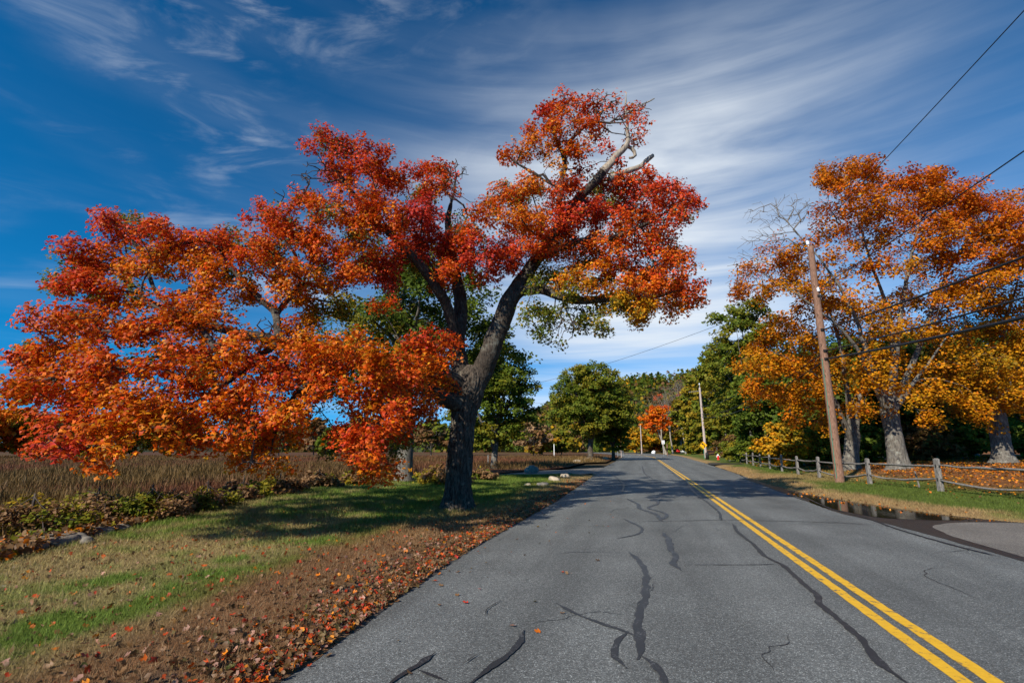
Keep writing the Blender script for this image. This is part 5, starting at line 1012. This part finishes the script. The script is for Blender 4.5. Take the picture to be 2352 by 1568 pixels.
for (a, b), (c_, d_) in zip(cv[:-1], cv[1:]):
    n_ = Vector((-(d_-b), c_-a)).normalized()*wv_; am.add([(sx+a+n_.x, sy-.034, cz_+b+n_.y), (sx+a-n_.x, sy-.034, cz_+b-n_.y), (sx+c_-n_.x, sy-.034, cz_+d_-n_.y), (sx+c_+n_.x, sy-.034, cz_+d_+n_.y)], [(0, 1, 2, 3)])
am.add([(sx-.33, sy-.0345, cz_+.22), (sx-.08, sy-.0345, cz_+.0), (sx-.02, sy-.0345, cz_+.34)], [(0, 1, 2)]); am.build('arrow', M['sign_black'], rt)
wx, wy = at(1523, 1015, 112)[:2]; wz = at(1523, 1015, 112)[2]; rt = empty('white_sign', (wx, wy, 0), 'small white rectangular road sign far down the right roadside', 'sign')
MB().box((wx, wy, wz/2), (.07, .05, wz)).build('post', M['galv'], rt); MB().box((wx, wy-.05, wz), (.62, .02, .76)).build('panel', M['sign_white'], rt)
mm = MB()
for (a, b, c_, d_) in [(-.1, -.12, .09, .22), (.1, -.12, .09, .22), (0, .2, .34, .06)]: mm.box((wx+a, wy-.063, wz+b), (c_, .004, d_))
mm.build('legend', M['sign_black'], rt)
MB_p = at(1533, 1040, 114); tag(MB().box((MB_p[0], MB_p[1], 1.2), (.2, .2, 2.6)).build('wooden_post', M['pole'], None, bev=.02), 'short brown post right of the white sign', 'post')
for k, (u, v0, v1, d, lab, mat) in enumerate([(1427, 1048, 1011, 95, 'pale street post at the left road edge by the far bend', 'pole_grey'), (1419, 1047, 1020, 97, 'galvanised post with a green street-name sign at the far left roadside', 'galv'), (1431, 1046, 1022, 100, 'thin grey post right of the street-name sign', 'galv')]):
    g_ = at(u, v0, d); t_ = at(u, v1, d); rt = empty('sign_post', (g_[0], g_[1], 0), lab, 'post', 'posts at the left of the far bend')
    MB().box((g_[0], g_[1], t_[2]/2), (.13 if k == 0 else .08, .08, t_[2])).build('shaft', M[mat], rt)
    if k == 1:
        MB().box((g_[0]-.25, g_[1], t_[2]+.1), (1.15, .03, .2)).build('name_plate', M['sign_green'], rt); MB().box((g_[0]+.1, g_[1]-.05, t_[2]-.75), (.7, .02, .9)).build('panel', M['galv'], rt)
hx_, hy_ = gp(1650, 1057)[:2]; hz0 = zr(hx_, hy_); rt = empty('fire_hydrant', (hx_, hy_, hz0), 'small red and white fire hydrant at the wood edge right of the curve sign', 'hydrant')
MB().tube([(hx_, hy_, hz0-.05), (hx_, hy_, hz0+.06), (hx_, hy_, hz0+.07), (hx_, hy_, hz0+.55)], [.2, .2, .14, .14], 12).build('barrel', M['red_paint'], rt, True)
MB().tube([(hx_, hy_, hz0+.55), (hx_, hy_, hz0+.62), (hx_, hy_, hz0+.70), (hx_, hy_, hz0+.78)], [.18, .17, .11, .04], 12).build('bonnet', M['white_paint'], rt, True)
for sd in (-1, 1): MB().tube([(hx_, hy_, hz0+.42), (hx_+sd*.24, hy_, hz0+.42)], .075, 10).build('outlet', M['white_paint'], rt)
MB().tube([(hx_, hy_-.02, hz0+.36), (hx_, hy_-.22, hz0+.36)], .1, 10).build('outlet', M['red_paint'], rt)
MB().tube([(hx_-.05, hy_+.1, hz0), (hx_-.05, hy_+.1, hz0+1.7)], .015, 5).build('marker_rod', M['galv'], rt)
g_ = gp(1625, 1056); zb_ = zr(g_[0], g_[1]); tag(MB().tube([(g_[0], g_[1], zb_), (g_[0], g_[1], zb_+.75), (g_[0], g_[1], zb_+.95), (g_[0], g_[1], zb_+1.0)], [.24, .24, .2, .08], 12).build('utility_pedestal', M['sign_black'], None, True), 'dark short utility pedestal beside the curve sign post', 'pedestal')
# far stone wall at the bend
wl = [at(u, 1038.5, 140) for u in np.linspace(1500, 1582, 30)]; rt = empty('stone_wall', (wl[0][0], wl[0][1], 0), 'low pale stone wall at the far bend of the road', 'wall')
rg = np.random.default_rng(64)
for k, p in enumerate(wl):
    for row in range(2):
        o = stone('stone', 0, 0, 0, (.62, .5, .5), 760+k % 5+row, M['stone_pale'] if (k*7+row*3) % 5 else M['white_paint'], None, rt); o.location = (p[0]-wl[0][0]+rg.uniform(-.06, .06), rg.uniform(-.1, .1), .22+row*.42)
p = at(1501, 1037, 138); tag(stone('painted_stone', p[0], p[1], .55, (1.3, .9, 1.2), 790, M['white_paint']), 'white painted boulder at the left end of the far stone wall', 'stone')
p = at(1557, 1034, 138.5); tag(MB().box((p[0], p[1], 1.05), (.9, .5, .7)).build('red_box', M['red_paint'], None, bev=.05), 'small red box on the far stone wall', 'box')
p = at(1570, 1035, 138.2); tag(stone('painted_stone', p[0], p[1], .8, (1.8, .7, .8), 791, M['white_paint']), 'long white slab on the right of the far stone wall', 'stone')
for k, (u, d, h, mat, lab) in enumerate([(1121, 46, .95, 'fence', 'short weathered fence post in the field right of the big trunk'), (1273, 88, 2.2, 'white_paint', 'thin white post in the field left of the round maple')]):
    g_ = at(u, 1060, d); tag(MB().box((g_[0], g_[1], h/2), (.12, .1, h+.2)).build('field_post', M[mat], None, bev=.01), lab, 'post')
